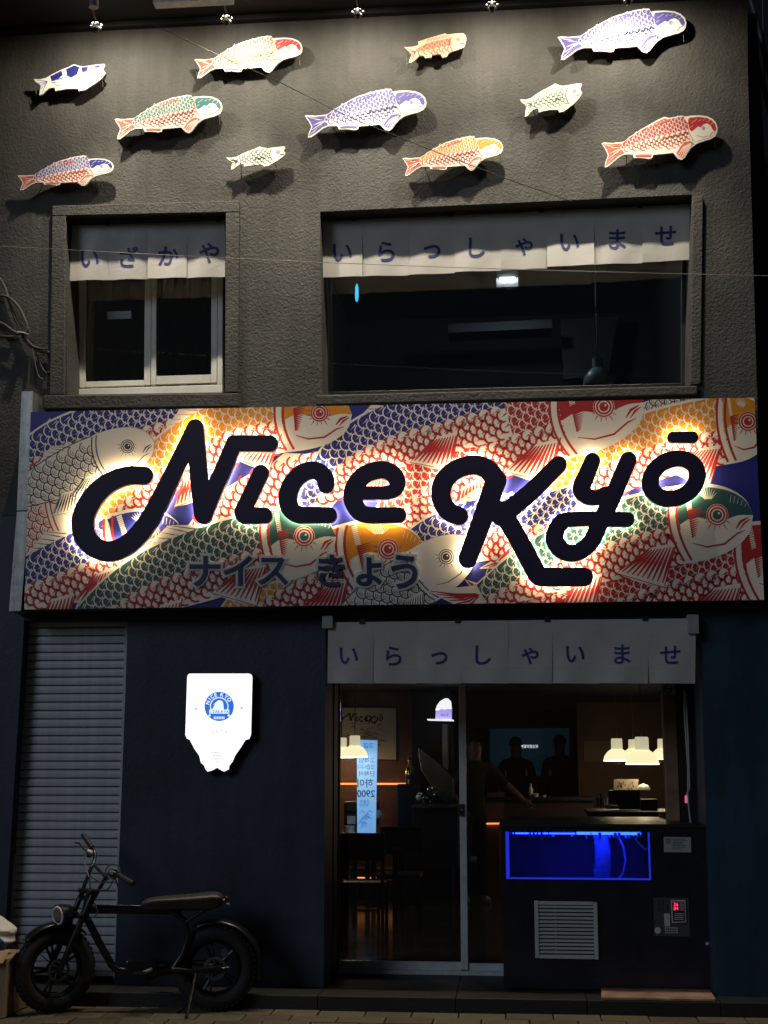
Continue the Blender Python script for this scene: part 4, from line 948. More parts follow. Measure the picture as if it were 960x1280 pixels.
MB().box((xpost1+0.002, YD-0.02, 0.09), (1.359, YD+0.08, ztp)).build('side_panel', 'black', dr)
ns = thing('no_smoking_sticker', at(835, 868, YD-0.032), 'small grey no smoking sticker at the top of the wooden door post', 'sticker')
MB().pxslab([(826.5, 854), (844, 854), (844, 868.5), (826.5, 868.5)], YD-0.033, YD-0.0305).build('sheet', 'paper', ns)
Pn = Print(YD-0.0335); Pn.line([(835+5*math.cos(w), 861+5*math.sin(w)) for w in np.linspace(0, 2*math.pi, 20)], 1.3, 'dk', 1); Pn.line([(831.5, 857.5), (838.5, 864.5)], 1.2, 'dk', 2); Pn.poly([(831, 860.2), (839, 860.2), (839, 861.8), (831, 861.8)], 'dk', 1)
Pn.build('no_smoking_print', ns)
for i, pts in enumerate(([(855, 862), (856, 900), (860, 960), (860, 1000), (864, 1036)], [(857, 866), (860, 920), (862, 985), (858, 994)])):
    t = tag(MB().tube([at(*p, 0.30) for p in pts], 0.006, 8).build('hanging_cable', 'palecable', smooth=True), ('pale cable hanging beside the wooden door post down to the tank cabinet', 'shorter pale cable with a pink lit tip beside the wooden door post')[i], 'cable')
    if i: MB().lathe(at(857.8, 1004, 0.30), (0, 0, 1), [(0, 0), (0.009, 0.003), (0.009, 0.05), (0, 0.055)], 10).build('lit_tip', 'magenta', t)

# ------------------------------------------------------------------ inside the restaurant
ZF = 0.165
def inbox(name, a, b, m): return MB().box(a, b).build(name, m, bld)
inbox('shop_floor', (-6, 0.665, 0.05), (6, 12.4, ZF-0.053), 'tile')
inbox('shop_back_wall', (-6, 12.0, ZF), (6, 12.2, 2.46), 'room')
inbox('shop_left_wall', (-3.2, 2.2, ZF), (-3.05, 12.0, 2.46), 'wood')
inbox('shop_right_wall', (2.9, 2.2, ZF), (3.05, 12.0, 2.46), 'room')
YB = 6.0
q0, q1 = at(405, 950, YB).x, at(518, 950, YB).x
zled = at(470, 979.5, YB).z
inbox('wood_wall_upper', (q0-1.2, YB, zled+0.02), (q1, YB+0.12, 2.46), 'wood')
inbox('wood_wall_lower', (q0-1.2, YB-0.06, ZF), (q1, YB+0.12, zled-0.015), 'wood')
inbox('led_strip', (q0, YB-0.03, zled-0.012), (q1-0.02, YB-0.004, zled+0.008), 'ledor')
inbox('dark_column', (q1+0.002, YB-0.4, ZF), (at(566, 950, YB).x, YB+0.3, 2.46), 'black')
pv_ = [(427, 884.5), (495, 885), (495, 949.5), (427, 948)]
po = thing('poster', at(461, 949, YB-0.02), 'framed beige poster lettered Nice Kyō on the brown wall seen through the left door pane', 'poster')
MB().pxslab([(425.8, 883), (496.5, 883.5), (496.5, 951), (425.8, 949.5)], YB-0.02, YB-0.001).build('frame', 'black', po)
MB().pxslab(pv_, YB-0.024, YB-0.0205).build('sheet', 'poster', po)
Pp = Print(YB-0.025, step=0.0006)
S = lambda pts: [(426+(x-105)/4+0.5, 850+y/4) for x, y in pts]
for pts, w in (([(105,208),(118,186),(135,178),(147,164)], 2.0), ([(147,164),(152,204)], 2.2), ([(152,204),(166,170),(184,170)], 2.0), ([(184,182),(178,204),(190,206)], 2.0), ([(214,186),(202,184),(194,196),(202,206),(216,205)], 2.0), ([(222,196),(238,190),(230,183),(220,196),(228,206),(242,204)], 1.8),
    ([(238,204),(226,196),(236,180),(254,182),(250,196),(244,214)], 2.0), ([(272,176),(252,198),(264,214),(278,218)], 2.0), ([(276,182),(274,198),(290,182),(282,206),(266,214)], 1.8), ([(300,186),(308,182),(312,194),(304,204),(296,198),(300,186)], 1.8), ([(296,174),(310,173)], 1.6)):
    Pp.line(S(pts), w, 'posterink', 1)
for i in range(46):
    x = 180+rnd.gauss(60, 45); y = 300+rnd.gauss(0, 38)-0.2*(abs(x-240)-40)
    if 112 < x < 370 and 225 < y < 392: Pp.line(S([(x-rnd.uniform(8, 26), y), (x, y-rnd.uniform(2, 12)), (x+rnd.uniform(8, 26), y+rnd.uniform(-6, 8))]), rnd.uniform(0.8, 2.4), 'posterart', 2+i*0.02, taper=2)
for i in range(9): Pp.line(S([(140+12*i, 218), (147+12*i, 218)]), 0.8, 'posterart', 1)
Pp.build('poster_print', po)
# pendant lamps that are lit
def pendant(px, py, w, y, label, k=None):
    c = at(px, py, y); s_ = (y+DIST)/FPX*w/40
    t = thing('pendant_lamp', c, label, 'pendant lamp', 'bell shaped pendant lamps')
    MB().lathe(c, (0, 0, 1), [(20*s_, 0.5*s_), (20*s_, 1.5*s_), (18.5*s_, 7*s_), (14*s_, 13*s_), (8.5*s_, 17*s_)], 28).build('shade', 'pend', t, smooth=True)
    MB().lathe(c, (0, 0, 1), [(8.4*s_, 17*s_), (8.2*s_, 31*s_), (7.4*s_, 32.5*s_), (0, 32.5*s_)], 20).build('neck', 'pendcap', t, smooth=True)
    MB().lathe(c, (0, 0, 1), [(19.6*s_, -0.8*s_), (20.4*s_, -0.2*s_), (20.2*s_, 0.5*s_)], 28).build('rim', 'pendrim', t, smooth=True)
    MB().tube([c+Vector((0, 0, 32.5*s_)), (c.x, c.y, 2.359)], 0.005, 6).build('cord', 'wire', t)
    l = bpy.data.lights.new('bulb', 'POINT'); l.energy = PEND_W; l.color = (1, 0.72, 0.42); l.shadow_soft_size = 0.05
    lo = bpy.data.objects.new('bulb_light', l); COL.objects.link(lo); lo.parent = t; lo.location = (0, 0, -0.02)
pendant(443.5, 946, 32, 4.3, 'whole lit bell pendant in front of the beige poster')
pendant(427, 947, 30, 5.5, 'lit bell pendant half hidden by the left door jamb')
pendant(771.5, 951, 33, 5.6, 'left lit bell pendant of the pair over the right hand counter')
pendant(803, 955, 40, 4.6, 'largest lit bell pendant, frontmost over the right hand counter')
pendant(792, 948, 28, 6.6, 'lit bell pendant partly hidden behind the front pair over the right counter')
pendant(829, 949, 30, 6.0, 'lit bell pendant just peeping out beside the wooden door post')
# hood lamp with violet band
c = at(552, 900, 4.6); s_ = (c.y+DIST)/FPX
hl = thing('dome_lamp', c, 'half round white lamp with a violet lower band behind the left door pane', 'lamp')
MB().pxslab([(543.5, 899.5), (544.5, 888), (546, 882), (550, 876.5), (556, 873), (560, 873), (563, 876), (564, 885.5), (545, 885.5), (544, 899.5)][1:8], 4.6, 4.75).build('dome', 'hood', hl)
MB().pxslab([(545, 886), (564, 886), (564, 899), (544, 899)], 4.6, 4.75).build('band', 'hoodp', hl)
MB().pxslab([(534, 898.6), (566, 899.4), (566, 900.8), (534, 900)], 4.55, 4.8).build('ledge', 'hood', hl)
v, f = text2d('NICE'); MB().add([at(556+a*4.4, 894-b*4.4, 4.598) for a, b in v], f).build('lettering', 'ink', hl)
MB().tube([(c.x+0.05, 4.68, at(556, 872, 4.68).z), (c.x+0.05, 4.68, 2.359)], 0.006, 6).build('stem', 'black', hl)
# reflection of a lit street banner, modelled as a glowing panel inside
YFL = 4.6
fl = thing('banner_reflection', at(458, 1042, YFL), 'tall light blue reflection of a lit street banner with mirrored Korean price lettering, modelled behind the left door pane', 'modelled reflection')
MB().pxslab([(446, 924.5), (471.5, 925.5), (469.5, 1041.5), (446.5, 1041)], YFL, YFL+0.03).build('light_face', 'flyer', fl)
MB().pxslab([(445, 1041.5), (470.8, 1042), (470.8, 1044), (445, 1043.5)], YFL-0.002, YFL+0.034).build('lower_edge', 'black', fl)
for s_, cx, cy, sz in (('고급', 461, 932, 7), ('고객님', 459, 950.5, 7.5), ('있습니다', 457.5, 958.5, 7.0), ('단체석', 458.5, 967, 7.5), ('하이', 456.5, 979, 11.5), ('2900', 457.5, 992, 12.0), ('오늘의', 456, 1001.5, 4.5), ('맛있는', 455, 1006, 4.5)):
    v, f = text2d(s_, 0.012 if sz > 9 else 0.0)
    wv = max(a for a, b in v)-min(a for a, b in v); sx = min(sz, 22/wv)
    MB().add([at(cx-a*sx, cy-b*sz, YFL-0.0015) for a, b in v], [tuple(reversed(q)) for q in f]).build('lettering', 'flyerink', fl)
Pf = Print(YFL-0.001, step=0.0004)
for i in range(14): x = 450+rnd.random()*15; y = 1014+rnd.random()*20; Pf.line([(x-4, y+2), (x, y-2), (x+4, y+1)], 1.4, mat('flyer_fish', (0.1, 0.3, 0.7), emit=0.35, ecol=(0.15, 0.42, 1)) if i == 0 else Pf.p[0][1], i*0.1, taper=2)
Pf.build('fish_picture', fl)
MB().tube([at(458, 1044, YFL+0.016), Vector((at(458, 1044, YFL+0.016).x, YFL+0.016, ZF-0.053))], 0.012, 10).build('added_pole', 'black', fl)  # pole and base added so the modelled reflection stands on the floor
c = at(458, 1044, YFL+0.016); MB().lathe((c.x, c.y, ZF-0.053), (0, 0, 1), [(0.14, 0), (0.14, 0.012), (0.02, 0.02)], 24).build('added_base', 'black', fl, smooth=True)
# gold bottle on the ledge of the wooden wall
c = at(512, 980, 5.3); s_ = (c.y+DIST)/FPX
gb = thing('gold_bottle', c, 'shiny gold bottle standing at the right end of the brown wall', 'bottle')
MB().lathe(c, (0, 0, 1), [(0, 0), (5.4*s_, 0.3*s_), (5.6*s_, 14*s_), (4.5*s_, 19*s_), (2*s_, 23*s_), (1.9*s_, 29*s_)], 16).build('body', 'gold', gb, smooth=True)
MB().lathe(c, (0, 0, 1), [(2.3*s_, 29*s_), (2.3*s_, 32*s_), (0, 32.4*s_)], 12).build('cap', 'black', gb, smooth=True)
MB().lathe(c, (0, 0, 1), [(5.75*s_, 6*s_), (5.75*s_, 11*s_)], 16).build('label_band', 'dk', gb, smooth=True)
MB().box((c.x-0.12, 5.2, ZF-0.05), (c.x+0.12, 5.44, c.z-0.001)).build('shelf_pillar', 'black', bld)
hd_k = thing('range_hood', at(545, 1005, 5.0), 'sloping grey kitchen hood in the dim kitchen behind the left door pane', 'range hood')
MB().pxslab([(522, 934), (548, 955), (566, 973), (566, 1000), (556, 1004), (540, 985), (526, 962)], 5.0, 5.5).build('hood_panel', mat('dim_hood_steel', (0.09, 0.095, 0.09), 0.4, 0.4, var=0.3, vscale=5), hd_k, bevel=0.01)
MB().pxslab([(553, 905), (559, 905), (559, 962), (553, 957)], 5.2, 5.5).build('duct', 'grey', hd_k)
for i, (px, py) in enumerate(((524, 998), (533, 1004), (538, 991))):
    t = thing('steel_pan', at(px, py, 4.9), ('small shiny pan leftmost under the kitchen hood', 'shiny pan lowest under the kitchen hood', 'shiny pan highest under the kitchen hood')[i], 'pan')
    MB().lathe(at(px, py, 4.9), (0.3, -0.8, 0.5), [(0, 0), (0.045, 0.004), (0.055, 0.03), (0.050, 0.032), (0.04, 0.01)], 16).build('bowl', 'chrome', t, smooth=True); MB().tube([at(px+3, py-2, 4.88), at(px+9, py-5, 4.86)], 0.007, 6).build('handle', 'black', t)
kt = thing('kitchen_counter', at(540, 1060, 5.0), 'dark kitchen counter under the sloping hood', 'counter')
MB().pxslab([(516, 1010), (572, 1010), (572, 1085), (516, 1085)], 4.8, 5.4).build('body', 'black', kt, bevel=0.005)
MB().pxslab([(514, 1007), (574, 1007), (574, 1009.8), (514, 1009.8)], 4.75, 5.45).build('worktop', 'panelgrey', kt)
# left counter with kitchen things, table and chairs
def table(name, x0, x1, y0, y1, z, label, m='black', top='black'):
    t = thing(name, ((x0+x1)/2, (y0+y1)/2, ZF-0.053), label, 'table')
    MB().box((x0, y0, z-0.04), (x1, y1, z)).build('table_top', top, t, bevel=0.004)
    for x in (x0+0.05, x1-0.05):
        for y in (y0+0.05, y1-0.05): MB().box((x-0.025, y-0.025, ZF-0.053), (x+0.025, y+0.025, z-0.041)).build('leg', m, t)
    return t
xa, xb = at(428, 1050, 3.2).x, at(503, 1050, 3.2).x
table('dining_table', xa, xb, 3.0, 3.8, at(460, 1060, 3.2).z, 'dark glossy dining table lit blue by the banner reflection', top='tile')
table('dining_table', at(425, 1050, 5.0).x, at(470, 1050, 5.0).x, 4.6, 5.3, at(450, 1042, 5).z, 'dark table against the brown wall under the half hidden pendant')
def chair(px, y, label, face=1):
    c = at(px, 1100, y); x = c.x; t = thing('dining_chair', (x, y, ZF-0.053), label, 'chair', 'dark dining chairs')
    MB().box((x-0.2, y-0.2, 0.53), (x+0.2, y+0.2, 0.57)).build('seat', 'wood', t, bevel=0.006)
    MB().box((x-0.2, y+0.18*face-0.015, 0.75), (x+0.2, y+0.18*face+0.015, 0.98)).build('backrest', 'black', t, bevel=0.006)
    for sx in (-0.18, 0.18):
        for sy in (-0.18, 0.18): MB().box((x+sx-0.014, y+sy-0.014, ZF-0.053), (x+sx+0.014, y+sy+0.014, 0.75 if sy*face > 0 else 0.529)).build('leg', 'black', t)
    return t
chair(455, 2.6, 'dark chair at the near side of the blue lit dining table', -1); chair(500, 3.4, 'dark chair at the right end of the blue lit dining table', 1)
inbox('bench_led', (at(441, 1098, 5.7).x, 5.68, at(470, 1098.5, 5.7).z), (at(504, 1098, 5.7).x, 5.70, at(470, 1096.5, 5.7).z), 'ledor')
bn = thing('wall_bench', at(470, 1098, 5.8), 'dark wooden wall bench with an orange light strip under its seat', 'bench')
MB().box((at(430, 1090, 5.8).x, 5.6, at(470, 1096, 5.7).z+0.01), (at(506, 1090, 5.8).x, 5.935, at(470, 1088, 5.7).z+0.02)).build('seat', 'wood', bn)
MB().box((at(430, 1090, 5.8).x, 5.72, ZF-0.053), (at(506, 1090, 5.8).x, 5.935, at(470, 1096, 5.7).z+0.008)).build('plinth', 'black', bn)
def lathe_item(name, px, py, y, prof, m, label, cat, n=16, cap=None):
    c = at(px, py, y); s_ = (y+DIST)/FPX
    o = MB().lathe(c, (0, 0, 1), [(r*s_, h*s_) for r, h in prof], n).build(name, m, smooth=True); return tag(o, label, cat)
lathe_item('metal_pot', 437, 1041, 4.9, [(0, 0), (6, 0.2), (6.4, 8), (6.0, 8.4), (5.4, 1.5)], 'steel', 'metal pot on the dark table under the half hidden pendant', 'pot')
lathe_item('white_teapot', 473, 1023, 5.0, [(0, 0), (4, 0.5), (5.5, 4), (4, 8), (1.5, 10), (0, 10.5)], 'china', 'small white pot just right of the blue banner reflection', 'pot')
kb = thing('coffee_machine', at(452, 1040, 5.05), 'dark box shaped machine with a bright metal edge behind the banner reflection', 'machine')
MB().pxslab([(430, 1002), (470, 1002), (470, 1034), (430, 1034)], 4.95, 5.25).build('body', 'black', kb, bevel=0.01); MB().pxslab([(432, 1013), (458, 1014), (458, 1016), (432, 1015)], 4.935, 4.948).build('metal_edge', 'chrome', kb)
MB().pxslab([(434, 1020), (444, 1020), (444, 1030), (434, 1030)], 4.94, 4.949).build('door_panel', 'steel', kb)

# bar counter in the middle, with copper end
ct = thing('bar_counter', at(660, 1080, 7.2), 'dark bar counter with a copper lit end behind the second door pane', 'counter')
z_c = at(640, 1000, 7).z
MB().box((at(600, 990, 7).x, 6.9, ZF-0.05), (at(740, 990, 7).x, 7.5, z_c)).build('counter_body', 'maroon', ct); MB().box((at(596, 990, 7).x, 6.8, z_c+0.001), (at(742, 990, 7).x, 7.55, z_c+0.04)).build('counter_top', 'black', ct)
MB().pxslab([(609, 991), (631, 990), (629, 1028), (607, 1028)], 6.86, 6.898).build('wood_panel', 'wood', ct)
MB().pxslab([(608, 1030), (624.5, 1030), (624.5, 1120), (607.5, 1120)], 3.4, 3.9).build('copper_post', 'copper', bld)
MB().pxslab([(608, 1029), (624.5, 1028.8), (624.5, 1030.4), (608, 1030.6)], 3.38, 3.45).build('led_strip', 'ledor', bld)
lathe_item('sake_bottle', 663.5, 994, 6.9, [(0, 0), (3, 0.3), (3.2, 7), (1.3, 10), (1.3, 13.5), (0, 13.7)], 'china', 'white bottle standing on the bar beside the person before the screen', 'bottle')
lathe_item('white_cup', 670, 997, 6.85, [(0, 0), (2.6, 0.2), (3.2, 5), (2.9, 5.1), (2.2, 0.8)], 'china', 'white cup on the bar right of the white bottle', 'cup')
lathe_item('small_cup', 680.5, 998, 6.85, [(0, 0), (1.8, 0.2), (2.2, 4), (1.9, 4.1), (1.5, 0.8)], 'china', 'smaller white cup further along the bar', 'cup')
# tv
tvt = thing('tv_screen', at(662, 970, 11.9), 'wide dim teal television screen with a small white caption on the far wall', 'television')
MB().pxslab([(611, 909), (713, 908), (713, 971), (611, 972)], 11.88, 11.96).build('bezel', 'black', tvt); MB().pxslab([(612.5, 911), (711.5, 910), (711.5, 969.5), (612.5, 970)], 11.872, 11.879).build('screen', 'tv', tvt)
v, f = text2d('영광의정신과', 0.02); MB().add([at(662+a*3.9, 933-b*4.6, 11.868) for a, b in v], f).build('caption', 'tvtext', tvt)
bb = MB().pxslab([(729.5, 926.5), (772, 926.5), (772, 952), (730, 952)], 9.0, 9.03); tag(bb.build('menu_board', 'beige'), 'plain beige board on the wall left of the right hand pendants', 'board')
MB().box((at(722, 940, 9.06).x, 9.04, ZF), (at(860, 940, 9.06).x, 9.16, 2.355)).build('shop_partition', 'wood', bld)
# right counter and its clutter
rc = thing('service_counter', at(780, 1060, 4.3), 'maroon service counter at the right behind the aquarium cabinet', 'counter')
zc = at(790, 1014, 4.2).z
MB().box((at(738, 1020, 4.2).x, 4.1, ZF-0.05), (at(846, 1020, 4.2).x, 4.9, zc-0.03)).build('counter_body', 'maroon', rc); MB().box((at(735, 1020, 4.2).x, 4.05, zc-0.0295), (at(850, 1020, 4.2).x, 4.95, zc)).build('counter_top', 'black', rc)
def item(name, quad, y, d, m, label, cat): return tag(MB().pxslab(quad, y, y+d).build(name, m, bevel=0.004), label, cat)
item('letter_board', [(767, 974), (798, 974), (798, 990), (767, 990)], 4.75, 0.03, 'beige', 'beige framed card of dark writing standing at the back of the right counter', 'card')
Pc = Print(4.745, step=0.0006)
for i in range(16): x = 770+rnd.random()*24; y = 976+rnd.random()*11; Pc.line([(x, y), (x+rnd.uniform(-2, 3), y+rnd.uniform(1, 3))], 1.0, 'dk', 0)
Pc.build('handwriting', [o for o in bpy.data.objects if o.name == 'letter_board'][0])
item('black_case', [(762, 988), (800, 987), (800, 1012), (774, 1012), (762, 1004)], 4.4, 0.2, 'black', 'black case on the right counter in front of the beige card', 'case')
item('dark_drawer_box', [(801, 999), (822, 999), (822, 1013), (801, 1013)], 4.4, 0.2, 'panelgrey', 'dark grey box at the right end of the service counter', 'box')
item('napkin_tray', [(756, 1006), (773, 1007), (773, 1011.5), (756, 1011)], 4.15, 0.12, 'china', 'small white tray near the front of the right counter', 'tray')
lathe_item('dome_light', 804.5, 987.5, 4.6, [(8, 0), (7.4, 3), (5, 6), (0, 7.6)], 'china', 'white half dome light behind the dark box on the right counter', 'light')
lathe_item('sauce_bottle', 757.5, 1006, 4.25, [(0, 0), (2.4, 0.3), (2.6, 7), (1.2, 9.5), (1.1, 12)], 'china', 'white sauce bottle on the right counter', 'bottle')
for i, (px, lb_) in enumerate(((747, 'slim red bottle at the left end of the right counter'), (751.5, 'slim dark bottle between the red and white bottles'))): lathe_item('slim_bottle', px, 1008, 4.3, [(0, 0), (1.7, 0.3), (1.8, 9), (0.8, 12), (0.8, 16), (0, 16.2)], ('red', 'black')[i], lb_, 'bottle')
lathe_item('white_cup', 827, 1024, 2.6, [(0, 0), (2.6, 0.2), (3.0, 6), (2.6, 6.1), (2.2, 0.8)], 'china', 'white cup on the sill beside the wooden door post', 'cup')
inbox('inner_sill', (at(632, 1028, 1.2).x, 0.80, 0.9), (at(850, 1028, 1.2).x, 2.75, at(820, 1030, 1.4).z), 'black')

# ------------------------------------------------------------------ aquarium cabinet in the doorway
YK = 0.06
ak = thing('aquarium_cabinet', at(757, 1215, YK), 'black cabinet holding a glowing blue aquarium, with a louvred vent and a red digit display', 'aquarium')
def hz(px, py, y=YK): return at(px, py, y)
x0, x1 = hz(628, 1120).x, hz(884, 1120).x; zt_ = hz(757, 1034).z; zb_ = 0.095
tx0, tx1 = hz(632, 1070).x, hz(813, 1070).x; tz1, tz0 = hz(722, 1040).z, hz(722, 1100.5).z
MB().box((x0, YK, zb_), (x1, 0.60, tz0-0.003)).build('lower_body', 'cabinet', ak)
MB().box((x0, YK, tz0-0.0025), (tx0-0.003, 0.60, zt_)).build('end_panel', 'cabinet', ak); MB().box((tx1+0.003, YK, tz0-0.0025), (x1, 0.60, zt_)).build('end_panel', 'cabinet', ak)
MB().box((tx0-0.0028, YK, tz1+0.003), (tx1+0.0028, 0.60, zt_-0.0003)).build('top_panel', 'cabinet', ak)
MB().box((x0-0.015, YK-0.02, zt_+0.0005), (x1+0.015, 0.62, zt_+0.022)).build('lid', 'black', ak, bevel=0.004)
tk = MB().box((tx0, YK+0.43, tz0), (tx1, YK+0.445, tz1)).build('tank_back', 'tankwall', ak)
MB().box((tx0, YK+0.02, tz0-0.002), (tx1, YK+0.43, tz0+0.004)).build('tank_floor', 'tankwall', ak)
MB().box((tx0, YK+0.004, tz0), (tx1, YK+0.012, tz1)).build('tank_pane', 'glass', ak)
e = 0.010
MB().box((tx0+0.001, YK+0.014, tz0+0.005), (tx0+0.001+e*2.4, YK+0.03, tz1-0.001)).build('lit_edge', 'tankedge', ak); MB().box((tx1-e, YK+0.014, tz0+0.005), (tx1-0.001, YK+0.03, tz1-0.001)).build('lit_edge', 'tankedge', ak)
MB().box((tx0+0.026, YK+0.014, tz0+0.0045), (tx1-e-0.001, YK+0.03, tz0+0.0045+e)).build('lit_edge', 'tankedge', ak)
lx = hz(722, 1043).x
MB().box((tx0+0.05, YK+0.10, tz1-0.020), (lx-0.004, YK+0.12, tz1-0.012)).build('led_bar', 'tankled', ak)
MB().box((lx, YK+0.10, tz1-0.022), (tx1-0.05, YK+0.16, tz1-0.008)).build('led_bar', 'tankled', ak)
for i in range(34):
    xx = tx0+0.03+(tx1-tx0-0.08)*i/34; h = rnd.uniform(0.015, 0.05)
    MB().box((xx, YK+0.06+rnd.uniform(0, 0.2), tz1-0.008-h), (xx+rnd.uniform(0.006, 0.02), YK+0.08+0.2*rnd.random()+0.2, tz1-0.008)).build('ripple_glint', 'bubbles', ak)
bb = MB()
for i in range(7):
    u = i/6; xx = hz(748+u*2, 1070).x; bb.lathe((hz(755, 1100).x+0.012*math.sin(u*3), YK+0.25, tz0+0.006+(tz1-tz0-0.06)*u), (0, 0, 1), [(0.055, 0), (0.062-0.01*u, (tz1-tz0-0.06)/6.02)], 16)
bb.build('bubble_column', 'bubbles', ak, smooth=True)
MB().tube([hz(773, 1046, YK+0.2), hz(779, 1058, YK+0.2), hz(782, 1075, YK+0.2), hz(779, 1092, YK+0.2), hz(772, 1099, YK+0.2)], 0.007, 8).build('hose', 'hose', ak, smooth=True)
MB().tube([hz(795, 1049, YK+0.1), hz(801, 1056, YK+0.1), hz(807, 1062, YK+0.1), hz(812, 1058, YK+0.1)], 0.009, 8).build('hose', 'hose', ak, smooth=True)
pm = MB().pxslab([(796, 1046), (811, 1046), (812, 1056), (806, 1058), (797, 1051)], YK+0.06, YK+0.14).build('pump', 'black', ak)
# vent with louvres
vq = (668, 1125.5, 748, 1199)
def vp(px, py, dy=0): return at(px, py, YK-dy)
vn = MB().pxslab([(vq[0]+1, vq[1]), (vq[2]-2, vq[1]+1.5), (vq[2], vq[3]-0.5), (vq[0]+1.5, vq[3]-3)], YK-0.004, YK-0.0006).build('vent', 'panelgrey', ak)
a_, b_ = at(670, 1128, YK), at(746, 1196, YK)
for (xx0, zz0, xx1, zz1) in ((a_.x-0.012, b_.z-0.012, a_.x+0.016, a_.z+0.014), (b_.x-0.016, b_.z-0.016, b_.x+0.012, a_.z+0.006), ): MB().box((xx0, YK-0.022, zz0), (xx1, YK-0.0042, zz1)).build('vent_frame', 'vent', vn, bevel=0.004)
for (zz0, zz1) in ((a_.z-0.014, a_.z+0.010), (b_.z-0.014, b_.z+0.012)): MB().box((a_.x+0.0165, YK-0.021, zz0), (b_.x-0.0165, YK-0.0042, zz1)).build('vent_frame', 'vent', vn, bevel=0.004)
nl = 13; dz = (a_.z-b_.z-0.03)/nl; so_ = None
for i in range(nl):
    if so_ is None: so_ = MB().obox(((a_.x+b_.x)/2, YK-0.012, b_.z+0.016+dz*0.5), Vector(((b_.x-a_.x)/2-0.0175, 0, 0)), Vector((0, 0.0055, 0.006)), Vector((0, -0.001, 0.0012))*1.2).build('louvre', 'vent', vn); b0 = so_.location.copy()
    else: o = so_.copy(); COL.objects.link(o); o.location = b0+Vector((0, 0, dz*i))
MB().box(((a_.x*0.68+b_.x*0.32)-0.003, YK-0.0055, b_.z), ((a_.x*0.68+b_.x*0.32)+0.003, YK-0.0042, a_.z)).build('vent_rib', 'vent', vn)
# paper label, control panel
pl_ = MB().pxslab([(829.5, 1046), (863.5, 1046.5), (864, 1065.5), (830, 1065)], YK-0.003, YK-0.0006).build('paper_label', 'paper', ak)
Pl = Print(YK-0.0036)
for i in range(7): Pl.line([(840+rnd.random()*2, 1049+i*2.0), (850+rnd.random()*10, 1049+i*2.0)], 0.7, 'dk')
for i in range(9): Pl.poly([(832.5+(i % 3)*2.2, 1048.5+(i//3)*2.2), (834+(i % 3)*2.2, 1048.5+(i//3)*2.2), (834+(i % 3)*2.2, 1050+(i//3)*2.2), (832.5+(i % 3)*2.2, 1050+(i//3)*2.2)], 'dk')
Pl.build('label_print', pl_)
cp_ = MB().pxslab([(817, 1122), (861, 1122.5), (863, 1171), (818, 1170)], YK-0.006, YK-0.0006).build('control_panel', 'panelgrey', ak, bevel=0.002)
ctl = MB().pxslab([(838.5, 1125), (857, 1125), (858, 1153), (840, 1154)], YK-0.02, YK-0.0062).build('controller', 'vent', cp_, bevel=0.003)
MB().pxslab([(840, 1127), (855.5, 1127), (856.2, 1151.5), (841.5, 1152)], YK-0.0215, YK-0.0202).build('display', 'black', ctl)
for s_, cy in (('36', 1130.5), ('84', 1135.5)):
    v, f = text2d(s_, 0.02); MB().add([at(845+a*6.0, cy-b*6.0, YK-0.0225) for a, b in v], f).build('red_digits', 'redled', ctl)
Pk = Print(YK-0.0222)
for i in range(6): Pk.line([(849.5, 1128.5+i*1.8), (855, 1128.5+i*1.8)], 0.6, 'subback')
for i in range(4): Pk.line([(843, 1142+i*2.4), (854.5, 1142+i*2.4)], 0.8, 'subback')
Pk.build('panel_print', ctl)
MB().pxslab([(830, 1142), (837.5, 1142), (838, 1158), (831, 1158)], YK-0.016, YK-0.0062).build('relay_box', 'vent', cp_, bevel=0.002)
nl_ = MB().pxslab([(831, 1159), (847, 1159), (847.4, 1166.5), (831.4, 1166.5)], YK-0.0085, YK-0.0062).build('name_plate', 'paper', cp_)
Pk = Print(YK-0.0092)
for r in range(2):
    for i in range(6): Pk.poly([(832.5+i*2.3, 1160.3+r*3.1), (834.2+i*2.3, 1160.3+r*3.1), (834.2+i*2.3, 1162.4+r*3.1), (832.5+i*2.3, 1162.4+r*3.1)], 'dk')
Pk.build('plate_print', nl_)
for i, x in enumerate((820, 825, 831)): MB().pxslab([(x, 1126), (x+3.4, 1126), (x+3.4, 1138), (x, 1138)], YK-0.014, YK-0.0062).build('switch', 'panelgrey', cp_)
MB().lathe(at(822.5, 1163, YK-0.0062), (0, -1, 0), [(0.022, 0), (0.022, 0.012), (0.015, 0.018), (0, 0.018)], 16).build('knob', 'vent', cp_, smooth=True)
MB().lathe(at(884, 1179.5, YK-0.001), (0, -1, 0), [(0.012, 0), (0.010, 0.012), (0, 0.014)], 12).build('lock', 'vent', ak, smooth=True)

# ------------------------------------------------------------------ stone slab on the step, clutter at the lower left
ss = [atz(751.5, 1224.5, 0.108), atz(884, 1230, 0.108), atz(897.5, 1252.0, 0.108), atz(752, 1247, 0.108)]
for p in ss: p.y = max(p.y, -0.297)
b = MB(); n4 = [Vector(p) for p in ss]; b.add(n4+[p-Vector((0, 0, 0.018)) for p in n4], [(3, 2, 1, 0), (4, 5, 6, 7), (0, 1, 5, 4), (1, 2, 6, 5), (2, 3, 7, 6), (3, 0, 4, 7)])
tag(b.build('stone_slab', 'stone', bevel=0.004), 'loose reddish brown marbled stone slab lying on the step before the aquarium', 'stone slab')
cb = thing('cardboard_box', (-3.35, -0.62, 0), 'brown cardboard box standing on the pavement at the left edge', 'box')
MB().box((-3.75, -0.80, 0.002), (-3.235, -0.36, 0.36)).build('carton', 'card', cb, bevel=0.006)
